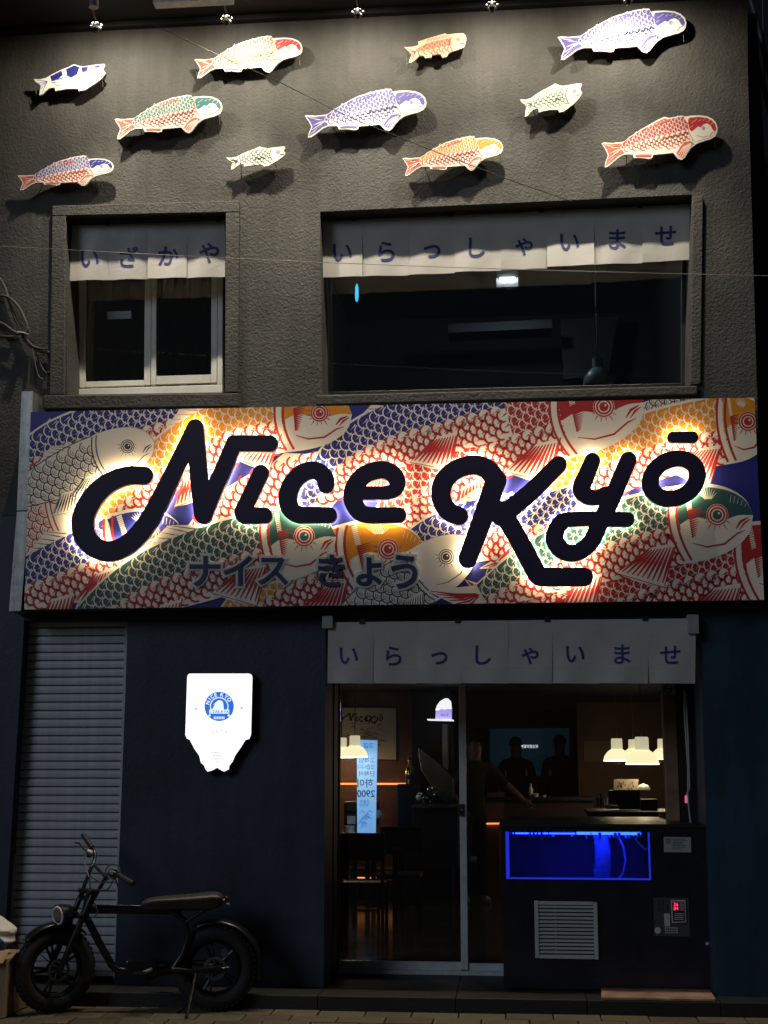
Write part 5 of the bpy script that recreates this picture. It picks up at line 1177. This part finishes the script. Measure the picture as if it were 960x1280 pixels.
MB().obox((-3.48, -0.83, 0.375), Vector((0.25, 0, 0)), Vector((0, 0.05, 0.03)), Vector((0, 0, 0.003))).build('flap', 'card', cb); MB().obox((-3.215, -0.56, 0.36), Vector((0.02, 0, 0.03)), Vector((0, 0.2, 0)), Vector((0, 0, 0.003))).build('flap', 'card', cb)
Pm = MB()
for (u0, v0, u1, v1) in ((0.02, 0.10, 0.09, 0.11), (0.02, 0.18, 0.09, 0.19), (0.02, 0.11, 0.03, 0.18), (0.08, 0.11, 0.09, 0.18), (0.045, 0.12, 0.055, 0.17), (0.03, 0.23, 0.05, 0.27), (0.055, 0.24, 0.08, 0.25)): Pm.box((-3.36+u0, -0.8025, v0), (-3.36+u1, -0.8005, v1))
Pm.build('carton_print', 'dk', cb)
bg_ = thing('plastic_bag', (-3.40, -0.60, 0.362), 'crumpled white plastic bag with a blue stripe lying on the cardboard box', 'bag')
R = random.Random(3); bm = bmesh.new(); bmesh.ops.create_icosphere(bm, subdivisions=4, radius=1.0)
def bagpt(v):
    q = 1+0.10*math.sin(5*v.x+2*v.z)*math.cos(4*v.y+1)+0.05*math.sin(11*v.z+7*v.x)
    return Vector((-3.43+v.x*0.225*q*(1-0.18*v.z), -0.60+v.y*0.15*q, 0.365+0.13+(0.13 if v.z > 0 else 0.125)*v.z*q+0.07*max(0, -v.x)*max(0, v.z)))
vs = [bagpt(v.co)-Vector((0.07, 0, 0)) for v in bm.verts]; fs = [tuple(x.index for x in f.verts) for f in bm.faces]
b = MB(); b.add(vs, fs); b.mi = [1 if abs((vs[f[0]].x+3.375)*0.75+(vs[f[0]].z-0.46)) < 0.040 else 0 for f in fs]
b.build('bag_body', ['bag', 'bagblue'], bg_, smooth=True); bm.free()
MB().lathe((-3.40, -0.735, 0.535), (0, -1, 0), [(0.016, 0), (0.016, 0.02), (0, 0.022)], 12).build('vent_dot', 'black', bg_)
MB().lathe((-3.43, -0.60, 0.63), (-0.3, 0, 1), [(0.03, -0.02), (0.045, 0.03), (0.03, 0.075), (0, 0.08)], 14).build('bag_knot', 'bag', bg_, smooth=True)

# ------------------------------------------------------------------ wires across the front, cable bundle
def wirething(name, pts, r, label, m='wire'): return tag(MB().tube([Vector(p) for p in pts], r, 6).build(name, m, smooth=True), label, 'wire')
a, b = at(-30, 306, -0.9), at(990, 345.5, -0.9)
wirething('overhead_wire', [a+(b-a)*u-Vector((0, 0, 0.03*math.sin(math.pi*u))) for u in np.linspace(0, 1, 20)], 0.0022, 'thin pale wire running across both upper windows', 'grey')
c_ = [at(190, 30, -0.7), at(262, 64, -0.55), at(350, 103, -0.5), at(440, 148, -0.45), at(540, 188, -0.35), at(640, 226, -0.2), at(715, 252, -0.06)]
wirething('guy_wire', c_, 0.0030, 'thin dark wire slanting down from the eave past the violet koi', 'soffit')
bun = [[(-20, 330), (2, 352), (14, 385), (24, 408), (34, 428), (48, 438), (62, 441)], [(-15, 372), (6, 370), (22, 382), (32, 402), (35, 416)], [(-20, 400), (2, 404), (14, 412), (24, 417), (36, 412)], [(-20, 418), (0, 421), (18, 421)], [(30, 420), (40, 432), (52, 436), (60, 436)],
       [(40, 436), (44, 455), (48, 470), (54, 474)], [(44, 440), (54, 462), (60, 466), (66, 462)], [(38, 436), (36, 470), (36, 488)]]
bl_ = ['thick black cable looping in from the left edge below the small koi', 'cable arching over the tied knot at the left edge', 'short cable running into the tie from the left', 'lowest cable coming in level from the left edge', 'short cable end leaving the tie to the right', 'thin cable tail curling under the tied bundle', 'thin cable tail reaching the window surround', 'straight cable dropping from the tie to the metal trim']
cbn = thing('cable_bundle', at(30, 420, -0.06), 'tangled bundle of black cables tied on the wall left of the small window', 'cables')
for i, pts in enumerate(bun):
    q = [at(px, py, -0.03-0.018*(i % 3)) for px, py in pts]
    MB().tube([Vector(p) for p in catmull([tuple(v) for v in q], 6)], (0.013, 0.011, 0.010, 0.012, 0.009, 0.006, 0.006, 0.009)[i], 8).build('cable', 'cable', cbn, smooth=True)
q = at(29, 416, -0.07); MB().obox(q, Vector((0.03, 0, -0.006)), Vector((0.002, 0.03, 0.004)), Vector((0.001, 0, 0.004))).build('white_tie', 'bag', cbn)

# ------------------------------------------------------------------ fat tyred electric bike
RC, FC = Vector((-1.985, -0.385, 0)), Vector((-3.00, -0.56, 0)); BU = (FC-RC).normalized(); BN = Vector((0, 0, 1)).cross(BU); BN = BN if BN.y < 0 else -BN
def bk(px, py, lat=0.0):
    d = ray(px, py); o = RC+BN*lat; t = (o-CAM).dot(BN)/d.dot(BN); return CAM+d*t
bike = thing('electric_bike', (RC+FC)/2, 'black fat tyred electric bike leaning on its kickstand in front of the shutter', 'bike')
def wheel(name, c, axis, parent, R=0.268, cast=True):
    axis = axis.normalized()
    w = MB().torus(c, axis, R-0.053, 0.053, 44, 12, 0.98).build(name, 'tyre', parent, smooth=True)
    tr = MB(); a = axis.orthogonal().normalized(); a = (Vector((0, 0, 1))-axis*axis.z).normalized(); b = axis.cross(a)
    for i in range(44):
        w_ = 2*math.pi*i/44; d = a*math.cos(w_)+b*math.sin(w_); t_ = -a*math.sin(w_)+b*math.cos(w_)
        for sx in (-0.026, 0.0, 0.026):
            tr.obox(c+d*(R-0.001-abs(sx)*0.35)+axis*sx+t_*(0.009 if sx else 0), axis*0.010, t_*0.011, d*0.005)
    tag(tr.build('tread', 'tyre', w), kind='stuff')
    MB().torus(c, axis, R-0.103, 0.014, 40, 8, 2.4).build('rim', 'bikeblk', w, smooth=True)
    for i in range(5):
        for off in (-0.13, 0.13):
            w_ = 2*math.pi*i/5+0.3; d0 = a*math.cos(w_)+b*math.sin(w_); d1 = a*math.cos(w_+off)+b*math.sin(w_+off)
            MB().tube([c+d0*0.035, c+d1*(R-0.108)], [0.013, 0.009], 6).build('spoke', 'bikeblk', w, smooth=True)
    MB().lathe(c-axis*0.055, axis, [(0, 0), (0.028, 0.0), (0.045, 0.012), (0.045, 0.098), (0.028, 0.11), (0, 0.11)], 20).build('hub', 'bikeblk', w, smooth=True)
    return w
STEER = math.radians(31)
FU = Vector((BU.x*math.cos(STEER)-BU.y*math.sin(STEER)*1, BU.y*math.cos(STEER)+BU.x*math.sin(STEER), 0)).normalized()   # front wheel heading
FN = Vector((0, 0, 1)).cross(FU); FN = FN if FN.y < 0 else -FN
RCc = RC+Vector((0, 0, 0.268)); FCc = FC+Vector((0, 0, 0.268))
rw = wheel('rear_wheel', RCc, BN, bike); fwl = wheel('front_wheel', FCc, FN, bike)
# brake discs: thin rings with vented arms
for c, ax, par in ((RCc+BN*0.066, BN, rw), (FCc+FN*0.066, FN, fwl)):
    d = MB().torus(c, ax, 0.064, 0.010, 30, 6, 0.15)
    a = ax.orthogonal().normalized(); b = ax.cross(a)
    for i in range(7):
        w_ = 2*math.pi*i/7; e = a*math.cos(w_)+b*math.sin(w_); f = a*math.cos(w_+0.5)+b*math.sin(w_+0.5); d.tube([c+e*0.02, c+f*0.058], 0.0035, 5)
    d.build('brake_disc', 'panelgrey', par, smooth=True)
# frame
fr = MB()
def T(pts, r, lat=0.0, n=10): fr.tube([bk(p[0], p[1], lat if len(p) < 3 else p[2]) for p in pts], r, n)
T([(116, 1113), (103, 1152)], 0.030); T([(113, 1137), (180, 1137), (214, 1138), (226, 1142)], 0.027); T([(108, 1147), (126, 1182), (140, 1207), (148, 1213), (160, 1214.5), (186, 1212.5), (214, 1212)], 0.025)
T([(214, 1138), (230, 1150), (236, 1170), (229, 1192), (216, 1212)], 0.020, 0.06); T([(214, 1138), (230, 1150), (236, 1170), (229, 1192), (216, 1212)], 0.020, -0.06)
for lt in (0.085, -0.085): T([(214, 1212), (240, 1214), (277, 1209)], 0.017, lt); T([(232, 1153), (252, 1140), (272, 1128)], 0.011, lt*0.8)
T([(120, 1131.5), (176, 1133)], 0.007, 0.02)
fr.build('frame', 'bikeblk', bike, smooth=True)
bx_ = MB().obox(bk(178, 1206, 0), BU*0.10, BN*0.06, Vector((0, 0, 0.035))).build('controller_box', 'bikeblk', bike, bevel=0.01)
mo = MB().lathe(bk(190, 1211, -0.05), BN, [(0, 0), (0.05, 0), (0.055, 0.02), (0.055, 0.09), (0.045, 0.1), (0, 0.1)], 24).build('crank_case', 'bikeblk', bike, smooth=True)
MB().tube([bk(190, 1211, 0.06), bk(176, 1217, 0.075)], 0.010, 8).build('crank_arm', 'steel', mo, smooth=True); MB().obox(bk(175, 1217.5, 0.13), BU*0.045, BN*0.05, Vector((0, 0, 0.010))).build('pedal', 'bikeblk', mo, bevel=0.003)
MB().tube([bk(190, 1211, -0.06), bk(204, 1205, -0.075)], 0.010, 8).build('crank_arm', 'steel', mo, smooth=True); MB().obox(bk(205, 1204.5, -0.13), BU*0.045, BN*0.05, Vector((0, 0, 0.010))).build('pedal', 'bikeblk', mo, bevel=0.003)
ch_ = MB()
for dz in (0.042, -0.042): ch_.tube([bk(190, 1211, -0.072)+Vector((0, 0, dz)), RCc-BN*0.072+Vector((0, 0, dz*0.8))], 0.006, 6)
ch_.build('chain', 'bikeblk', bike, smooth=True)
# seat: long bench with a rounded nose
outl = [(176, 1134, 0.07), (178, 1126, 0.085), (186, 1122, 0.10), (206, 1119.5, 0.11), (232, 1118, 0.12), (256, 1115.5, 0.13), (268, 1114, 0.13), (276, 1116, 0.12), (279, 1121, 0.105)]
SB_ = MB(); vs = []; nn = 12
for i, (px, py, hwid) in enumerate(outl):
    top = bk(px, py); bot = bk(px-1 if i < 2 else px, (1138 if i > 0 else 1137) if i < 7 else (1133 if i == 7 else 1128)); cc = (top+bot)/2; hh = (top-bot).length/2
    for q in range(nn):
        w_ = 2*math.pi*q/nn; cw, sw = math.cos(w_), math.sin(w_); cw = math.copysign(abs(cw)**0.6, cw); sw = math.copysign(abs(sw)**0.6, sw)
        vs.append(cc+BN*cw*hwid*(1 if sw > 0 else 0.85)+Vector((0, 0, sw*hh)))
m = len(outl); SB_.add(vs, [(i*nn+q, i*nn+(q+1) % nn, (i+1)*nn+(q+1) % nn, (i+1)*nn+q) for i in range(m-1) for q in range(nn)]+[tuple(range(nn)), tuple((m-1)*nn+q for q in reversed(range(nn)))])
st = SB_.build('seat', 'leather', bike, smooth=True); sb2 = st.modifiers.new('subdivision', 'SUBSURF'); sb2.levels = sb2.render_levels = 2
# fenders: curved strips following the wheels
def fender(name, c, fu, fn, a0, a1, R, w, thick=0.004):
    b = MB(); n = 22; k = 7; vs = []
    for i in range(n+1):
        a = math.radians(a0+(a1-a0)*i/n); d = fu*math.cos(a)+Vector((0, 0, math.sin(a)))
        for j in range(k):
            v = -1+2*j/(k-1); e = w*(0.75+0.25*math.sin(math.pi*min(1, max(0.0, i/n*1.1))))
            vs.append(c+d*(R-0.022*v*v)+fn*v*e)
    b.add(vs, [(i*k+j, (i+1)*k+j, (i+1)*k+j+1, i*k+j+1) for i in range(n) for j in range(k-1)])
    o = b.build(name, 'bikeblk', bike, smooth=True); s = o.modifiers.new('thickness', 'SOLIDIFY'); s.thickness = thick; return o
ff = fender('front_fender', FCc, FU, FN, 132, 42, 0.300, 0.065); MB().tube([FCc+FU*0.21+Vector((0, 0, 0.19)), FCc+FN*0.07], 0.004, 6).build('stay', 'bikeblk', ff)
rf = fender('rear_fender', RCc, BU, BN, 62, 196, 0.305, 0.075)
MB().tube([RCc-BU*0.285+Vector((0, 0, 0.02)), RCc+BN*0.085], 0.005, 6).build('stay', 'bikeblk', rf)
MB().obox(RCc-BU*0.06+Vector((0, 0, 0.10))+BN*0.085, BU*0.016+Vector((0, 0, -0.008)), BN*0.003, BU*-0.012+Vector((0, 0, -0.024))).build('reflector', 'panelgrey', rf)
MB().obox(bk(283.5, 1124), BU*0.012, BN*0.035, Vector((0, 0, 0.018))).build('tail_light', 'maroon', bike, bevel=0.004); MB().tube([bk(272, 1129), bk(283, 1124)], 0.008, 6).build('tail_bracket', 'steel', bike)
for lt in (0.10, -0.10): MB().lathe(bk(285, 1131, lt), BU, [(0, -0.014), (0.012, -0.01), (0.014, 0.01), (0, 0.014)], 10).build('indicator', 'panelgrey', bike, smooth=True)
# fork and front end, turned with the wheel
AX = (bk(110, 1115)-FCc).normalized()
fk = MB(); cr_ = FCc+AX*0.36
for s in (0.082, -0.082): fk.tube([FCc+FN*s, FCc+FN*s+AX*0.18, cr_+FN*s, cr_+FN*s+AX*0.17], [0.019, 0.022, 0.020, 0.018], 10)
for h in (0.0, 0.165): fk.obox(cr_+AX*h, FN*0.10, FU*0.03, AX*0.014)
fk.build('fork', 'bikeblk', bike, smooth=True, bevel=0.003)
hc = bk(80, 1143, 0.02); hd_ = (FU*0.90+Vector((0, 0, -0.08))+BN*0.25).normalized(); hc = hc
hl_ = MB().lathe(hc, hd_, [(0, -0.075), (0.03, -0.07), (0.055, -0.045), (0.067, -0.005), (0.070, 0.03), (0.070, 0.045), (0.058, 0.047)], 28).build('headlight', 'bikeblk', bike, smooth=True)
MB().torus(hc+hd_*0.047, hd_, 0.054, 0.0065, 32, 8).build('halo_ring', 'lampglass', hl_, smooth=True); MB().lathe(hc+hd_*0.03, hd_, [(0.05, 0), (0.045, 0.012), (0, 0.016)], 24).build('lens', 'glass', hl_, smooth=True)
for q in range(3): MB().lathe(hc+hd_*0.028+Vector((0, 0, 0.022*(q-1))), hd_, [(0.010, 0), (0.010, 0.006), (0, 0.008)], 12).build('led', 'chrome', hl_)
MB().tube([hc-hd_*0.05, bk(96, 1142, 0.04)], 0.012, 8).build('bracket', 'bikeblk', hl_)
hb = MB()
near = catmull([tuple(bk(px, py, l)) for px, py, l in ((117, 1124, 0.05), (126, 1108, 0.08), (133, 1096, 0.12), (139, 1092.5, 0.17), (148, 1094.5, 0.23), (166, 1104.5, 0.34))], 6)
far = catmull([tuple(bk(px, py, l)) for px, py, l in ((100, 1122, -0.04), (106, 1105, -0.08), (113, 1087, -0.12), (118, 1075, -0.17), (117, 1062, -0.22), (104.5, 1044, -0.34))], 6)
hb.tube([Vector(p) for p in near], 0.0125, 10); hb.tube([Vector(p) for p in far], 0.0125, 10); hb.tube([bk(117.5, 1081, -0.15), bk(132, 1096.5, 0.12)], 0.010, 8); hb.tube([bk(117, 1124, 0.05), bk(100, 1122, -0.04)], 0.016, 8)
HB = hb.build('handlebar', 'bikeblk', bike, smooth=True)
MB().tube([bk(148.5, 1094.5, 0.232), bk(157, 1099.5, 0.285), bk(166.5, 1105, 0.345)], 0.018, 12).build('grip', 'leather', HB, smooth=True); MB().tube([bk(115.5, 1060, -0.225), bk(104, 1043.5, -0.345)], 0.018, 12).build('grip', 'leather', HB, smooth=True)
MB().tube([bk(110, 1066, -0.21), bk(103, 1060, -0.26), bk(99, 1054, -0.28), bk(94, 1053.5, -0.31)], [0.007, 0.006, 0.005, 0.006], 8).build('brake_lever', 'bikeblk', HB, smooth=True)
MB().tube([bk(141, 1094, 0.2), bk(145, 1100, 0.22), bk(148, 1110, 0.25)], [0.007, 0.006, 0.005], 8).build('brake_lever', 'bikeblk', HB, smooth=True)
MB().lathe(bk(112, 1067, -0.2), Vector((0.3, -0.6, 0.5)), [(0, -0.02), (0.022, -0.015), (0.024, 0.015), (0, 0.02)], 14).build('brake_clamp', 'bikeblk', HB, smooth=True)
MB().lathe(bk(141, 1092, 0.18), Vector((0.3, -0.6, 0.5)), [(0, -0.02), (0.030, -0.015), (0.033, 0.012), (0.026, 0.02), (0, 0.022)], 18).build('display', 'bikeblk', HB, smooth=True)
MB().torus(bk(141, 1089, 0.2), Vector((0.2, -0.9, 0.3)), 0.045, 0.005, 24, 6).build('cable_loop', 'cable', HB, smooth=True)
for pts in (((108, 1066, -0.2), (106, 1080, -0.1), (112, 1100, 0.0), (112, 1120, 0.04)), ((136, 1098, 0.16), (128, 1104, 0.16), (120, 1100, 0.1), (112, 1096, 0.04), (113, 1112, 0.05), (108, 1128, 0.05)), ((143, 1097, 0.2), (134, 1112, 0.18), (118, 1112, 0.1), (108, 1118, 0.06), (100, 1150, 0.05)), ((112, 1120, 0.05), (122, 1140, 0.06), (110, 1150, 0.06))):
    MB().tube([Vector(p) for p in catmull([tuple(bk(*p)) for p in pts], 6)], 0.0045, 6).build('cable', 'cable', HB, smooth=True)
kp = atz(233, 1272, 0.012); MB().tube([bk(245, 1215, 0.08), (bk(245, 1215, 0.08)+kp)/2, kp], [0.012, 0.010, 0.011], 8).build('kickstand', 'bikeblk', bike, smooth=True)

# ------------------------------------------------------------------ three people inside
def person(label, foot, height, facing, arm_r, arm_l, lean=0.0, skin_arms=True, group='people inside the restaurant'):
    """foot = floor point, facing = angle of the front (0 looks towards -y, the street); joints in units of body height"""
    H = height; t = thing('person', foot, label, 'person')
    ca, sa = math.cos(facing), math.sin(facing)
    def w(x, y, z):
        y2 = y-lean*max(0, z-0.5)*1.0; return Vector(foot)+Vector((x*ca-y2*sa, x*sa+y2*ca, z))*H
    bm = bmesh.new(); sk = bm.verts.layers.skin.verify(); V = {}
    def v(n, p, r, rz=None): q = bm.verts.new(w(*p)); q[sk].radius = (r*H, (rz or r)*H); V[n] = q; return q
    def e(*ns):
        for a, b in zip(ns, ns[1:]): bm.edges.new((V[a], V[b]))
    pelv = v('pelvis', (0, 0.0, 0.53), 0.082, 0.066); pelv[sk].use_root = True
    v('waist', (0, 0, 0.61), 0.072, 0.056); v('chest', (0, 0.004, 0.72), 0.090, 0.064); v('upper', (0, 0.006, 0.79), 0.075, 0.055); v('neck', (0, 0, 0.845), 0.032); v('head0', (0, -0.006, 0.885), 0.046, 0.05); v('head1', (0, -0.004, 0.93), 0.047, 0.056); v('head2', (0, 0, 0.968), 0.036, 0.044)
    e('pelvis', 'waist', 'chest', 'upper', 'neck', 'head0', 'head1', 'head2')
    for s, sg_ in (('r', -1), ('l', 1)):
        v('hip'+s, (0.052*sg_, 0, 0.49), 0.058); v('knee'+s, (0.058*sg_, -0.012, 0.27), 0.038); v('calf'+s, (0.06*sg_, 0.012, 0.20), 0.036); v('ankle'+s, (0.06*sg_, 0.008, 0.045), 0.022); v('ball'+s, (0.066*sg_, -0.07, 0.018), 0.022, 0.016); v('toe'+s, (0.068*sg_, -0.105, 0.014), 0.016, 0.012)
        e('pelvis', 'hip'+s, 'knee'+s, 'calf'+s, 'ankle'+s, 'ball'+s, 'toe'+s)
        el, ha = (arm_r if s == 'r' else arm_l)
        sh = (0.108*sg_, 0.004, 0.80); v('sh'+s, sh, 0.040); v('el'+s, el, 0.028); fo = tuple(el[i]*0.55+ha[i]*0.45 for i in range(3)); v('fo'+s, fo, 0.025); v('wr'+s, ha, 0.016)
        d = (Vector(ha)-Vector(el)).normalized(); side = d.cross(Vector((0, 1, 0.3))).normalized(); pal = Vector(ha)+d*0.032
        v('pa'+s, tuple(pal), 0.024, 0.013); e('upper', 'sh'+s, 'el'+s, 'fo'+s, 'wr'+s, 'pa'+s)
        nrm = d.cross(side)
        for fi, (o, ln) in enumerate(((-0.018, 0.038), (-0.006, 0.044), (0.006, 0.042), (0.018, 0.034))):
            b0 = pal+side*o+d*0.012; b1 = b0+d*ln*0.55+nrm*0.004; b2 = b1+d*ln*0.4+nrm*0.012
            v(f'f{fi}a'+s, tuple(b0), 0.0058); v(f'f{fi}b'+s, tuple(b1), 0.0054); v(f'f{fi}c'+s, tuple(b2), 0.0042); e('pa'+s, f'f{fi}a'+s, f'f{fi}b'+s, f'f{fi}c'+s)
        b0 = pal+side*(0.022*sg_)-d*0.012; b1 = b0+side*(0.014*sg_)+d*0.018; v('tha'+s, tuple(b0), 0.007); v('thb'+s, tuple(b1), 0.005); e('pa'+s, 'tha'+s, 'thb'+s)
    me = bpy.data.meshes.new('body'); bm.to_mesh(me); bm.free(); o = bpy.data.objects.new('body', me); COL.objects.link(o)
    s1 = o.modifiers.new('skin', 'SKIN'); s1.use_smooth_shade = True; s2 = o.modifiers.new('sub', 'SUBSURF'); s2.levels = s2.render_levels = 2
    dg = bpy.context.evaluated_depsgraph_get(); dg.update(); m2 = bpy.data.meshes.new_from_object(o.evaluated_get(dg)); bpy.data.objects.remove(o)
    hand = [w(*arm_r[1]), w(*arm_l[1])]; neckz = foot[2]+0.83*H
    el_ = [w(*arm_r[0]), w(*arm_l[0])]
    for mm in ('dress', 'skin', 'shoe'): m2.materials.append(M[mm])
    for p in m2.polygons:
        c = p.center; i = 0
        if c.z > neckz+0.012*H and math.hypot(c.x-w(0, 0, 0.9).x, c.y-w(0, 0, 0.9).y) < 0.12*H: i = 1
        for hh, ee in zip(hand, el_):
            ax = hh-ee; k = (c-ee).dot(ax)/ax.length_squared
            if k > (0.05 if skin_arms else 0.9) and (c-ee-ax*min(k, 1.6)).length < 0.075*H: i = 1
        if c.z < foot[2]+0.04*H: i = 2
        p.material_index = i
    b = bpy.data.objects.new('body', m2); COL.objects.link(b); ORI[b.name] = Vector((0, 0, 0)); b.parent = t; b.location = -Vector(foot)
    # hair cap, ears, nose, eyes, mouth
    hc_ = MB(); bm = bmesh.new(); bmesh.ops.create_icosphere(bm, subdivisions=3, radius=1.0)
    vs = []
    for q in bm.verts:
        n = q.co; r = 1+0.04*math.sin(9*n.x+5*n.z)*math.cos(7*n.y); vs.append(w(n.x*0.052*r, 0.008+n.y*0.062*r, 0.955+n.z*0.056*r if n.z > -0.35 else 0.955-0.35*0.056))
    hc_.add(vs, [tuple(x.index for x in f.verts) for f in bm.faces if f.calc_center_median().z > -0.30 and not (f.calc_center_median().y < -0.45 and f.calc_center_median().z < 0.45)]); bm.free()
    hc_.build('hair', 'hair', t, smooth=True)
    for sg_ in (-1, 1): MB().lathe(w(0.047*sg_, 0.0, 0.925), w(1, 0, 0)-w(0, 0, 0), [(0, -0.008), (0.012, -0.006), (0.016, 0.006), (0, 0.01)], 10).build('ear', 'skin', t, smooth=True); MB().lathe(w(0.017*sg_, -0.0535, 0.932), w(0, -1, 0)-w(0, 0, 0), [(0.006, -0.004), (0.006, 0.002), (0, 0.004)], 10).build('eye', 'dk', t, smooth=True)
    MB().tube([w(0, -0.054, 0.935), w(0, -0.066, 0.913), w(0, -0.056, 0.908)], [0.006, 0.011, 0.006], 8).build('nose', 'skin', t, smooth=True); MB().tube([w(-0.014, -0.052, 0.892), w(0, -0.056, 0.890), w(0.014, -0.052, 0.892)], 0.004, 6).build('mouth', 'red', t, smooth=True)
    return t
fl_ = ZF-0.053
f1 = at(592, 1120, 5.5)
person('person in black behind the steel door stile reaching a bare arm right', (f1.x, 5.5, fl_), at(592, 921, 5.5).z-fl_+0.02, 0.35,
       ((-0.17, -0.05, 0.66), (-0.12, -0.14, 0.56)), ((0.19, -0.05, 0.70), (0.30, -0.09, 0.60)), lean=0.10)
p2 = at(645, 950, 10.2)
person('person in dark clothes standing in front of the teal screen, seen against its left part', (p2.x, 10.2, fl_), at(645, 924, 10.2).z-fl_+0.02, math.pi-0.2, ((-0.140, -0.01, 0.64), (-0.13, -0.09, 0.53)), ((0.140, -0.01, 0.64), (0.155, -0.07, 0.52)))
p3 = at(700, 950, 10.6)
person('broad dark clothed person standing still at the right end of the teal screen', (p3.x, 10.6, fl_), at(700, 921, 10.6).z-fl_+0.02, math.pi+0.1, ((-0.128, 0.0, 0.64), (-0.12, -0.02, 0.50)), ((0.128, 0.0, 0.64), (0.12, -0.02, 0.50)), skin_arms=False)
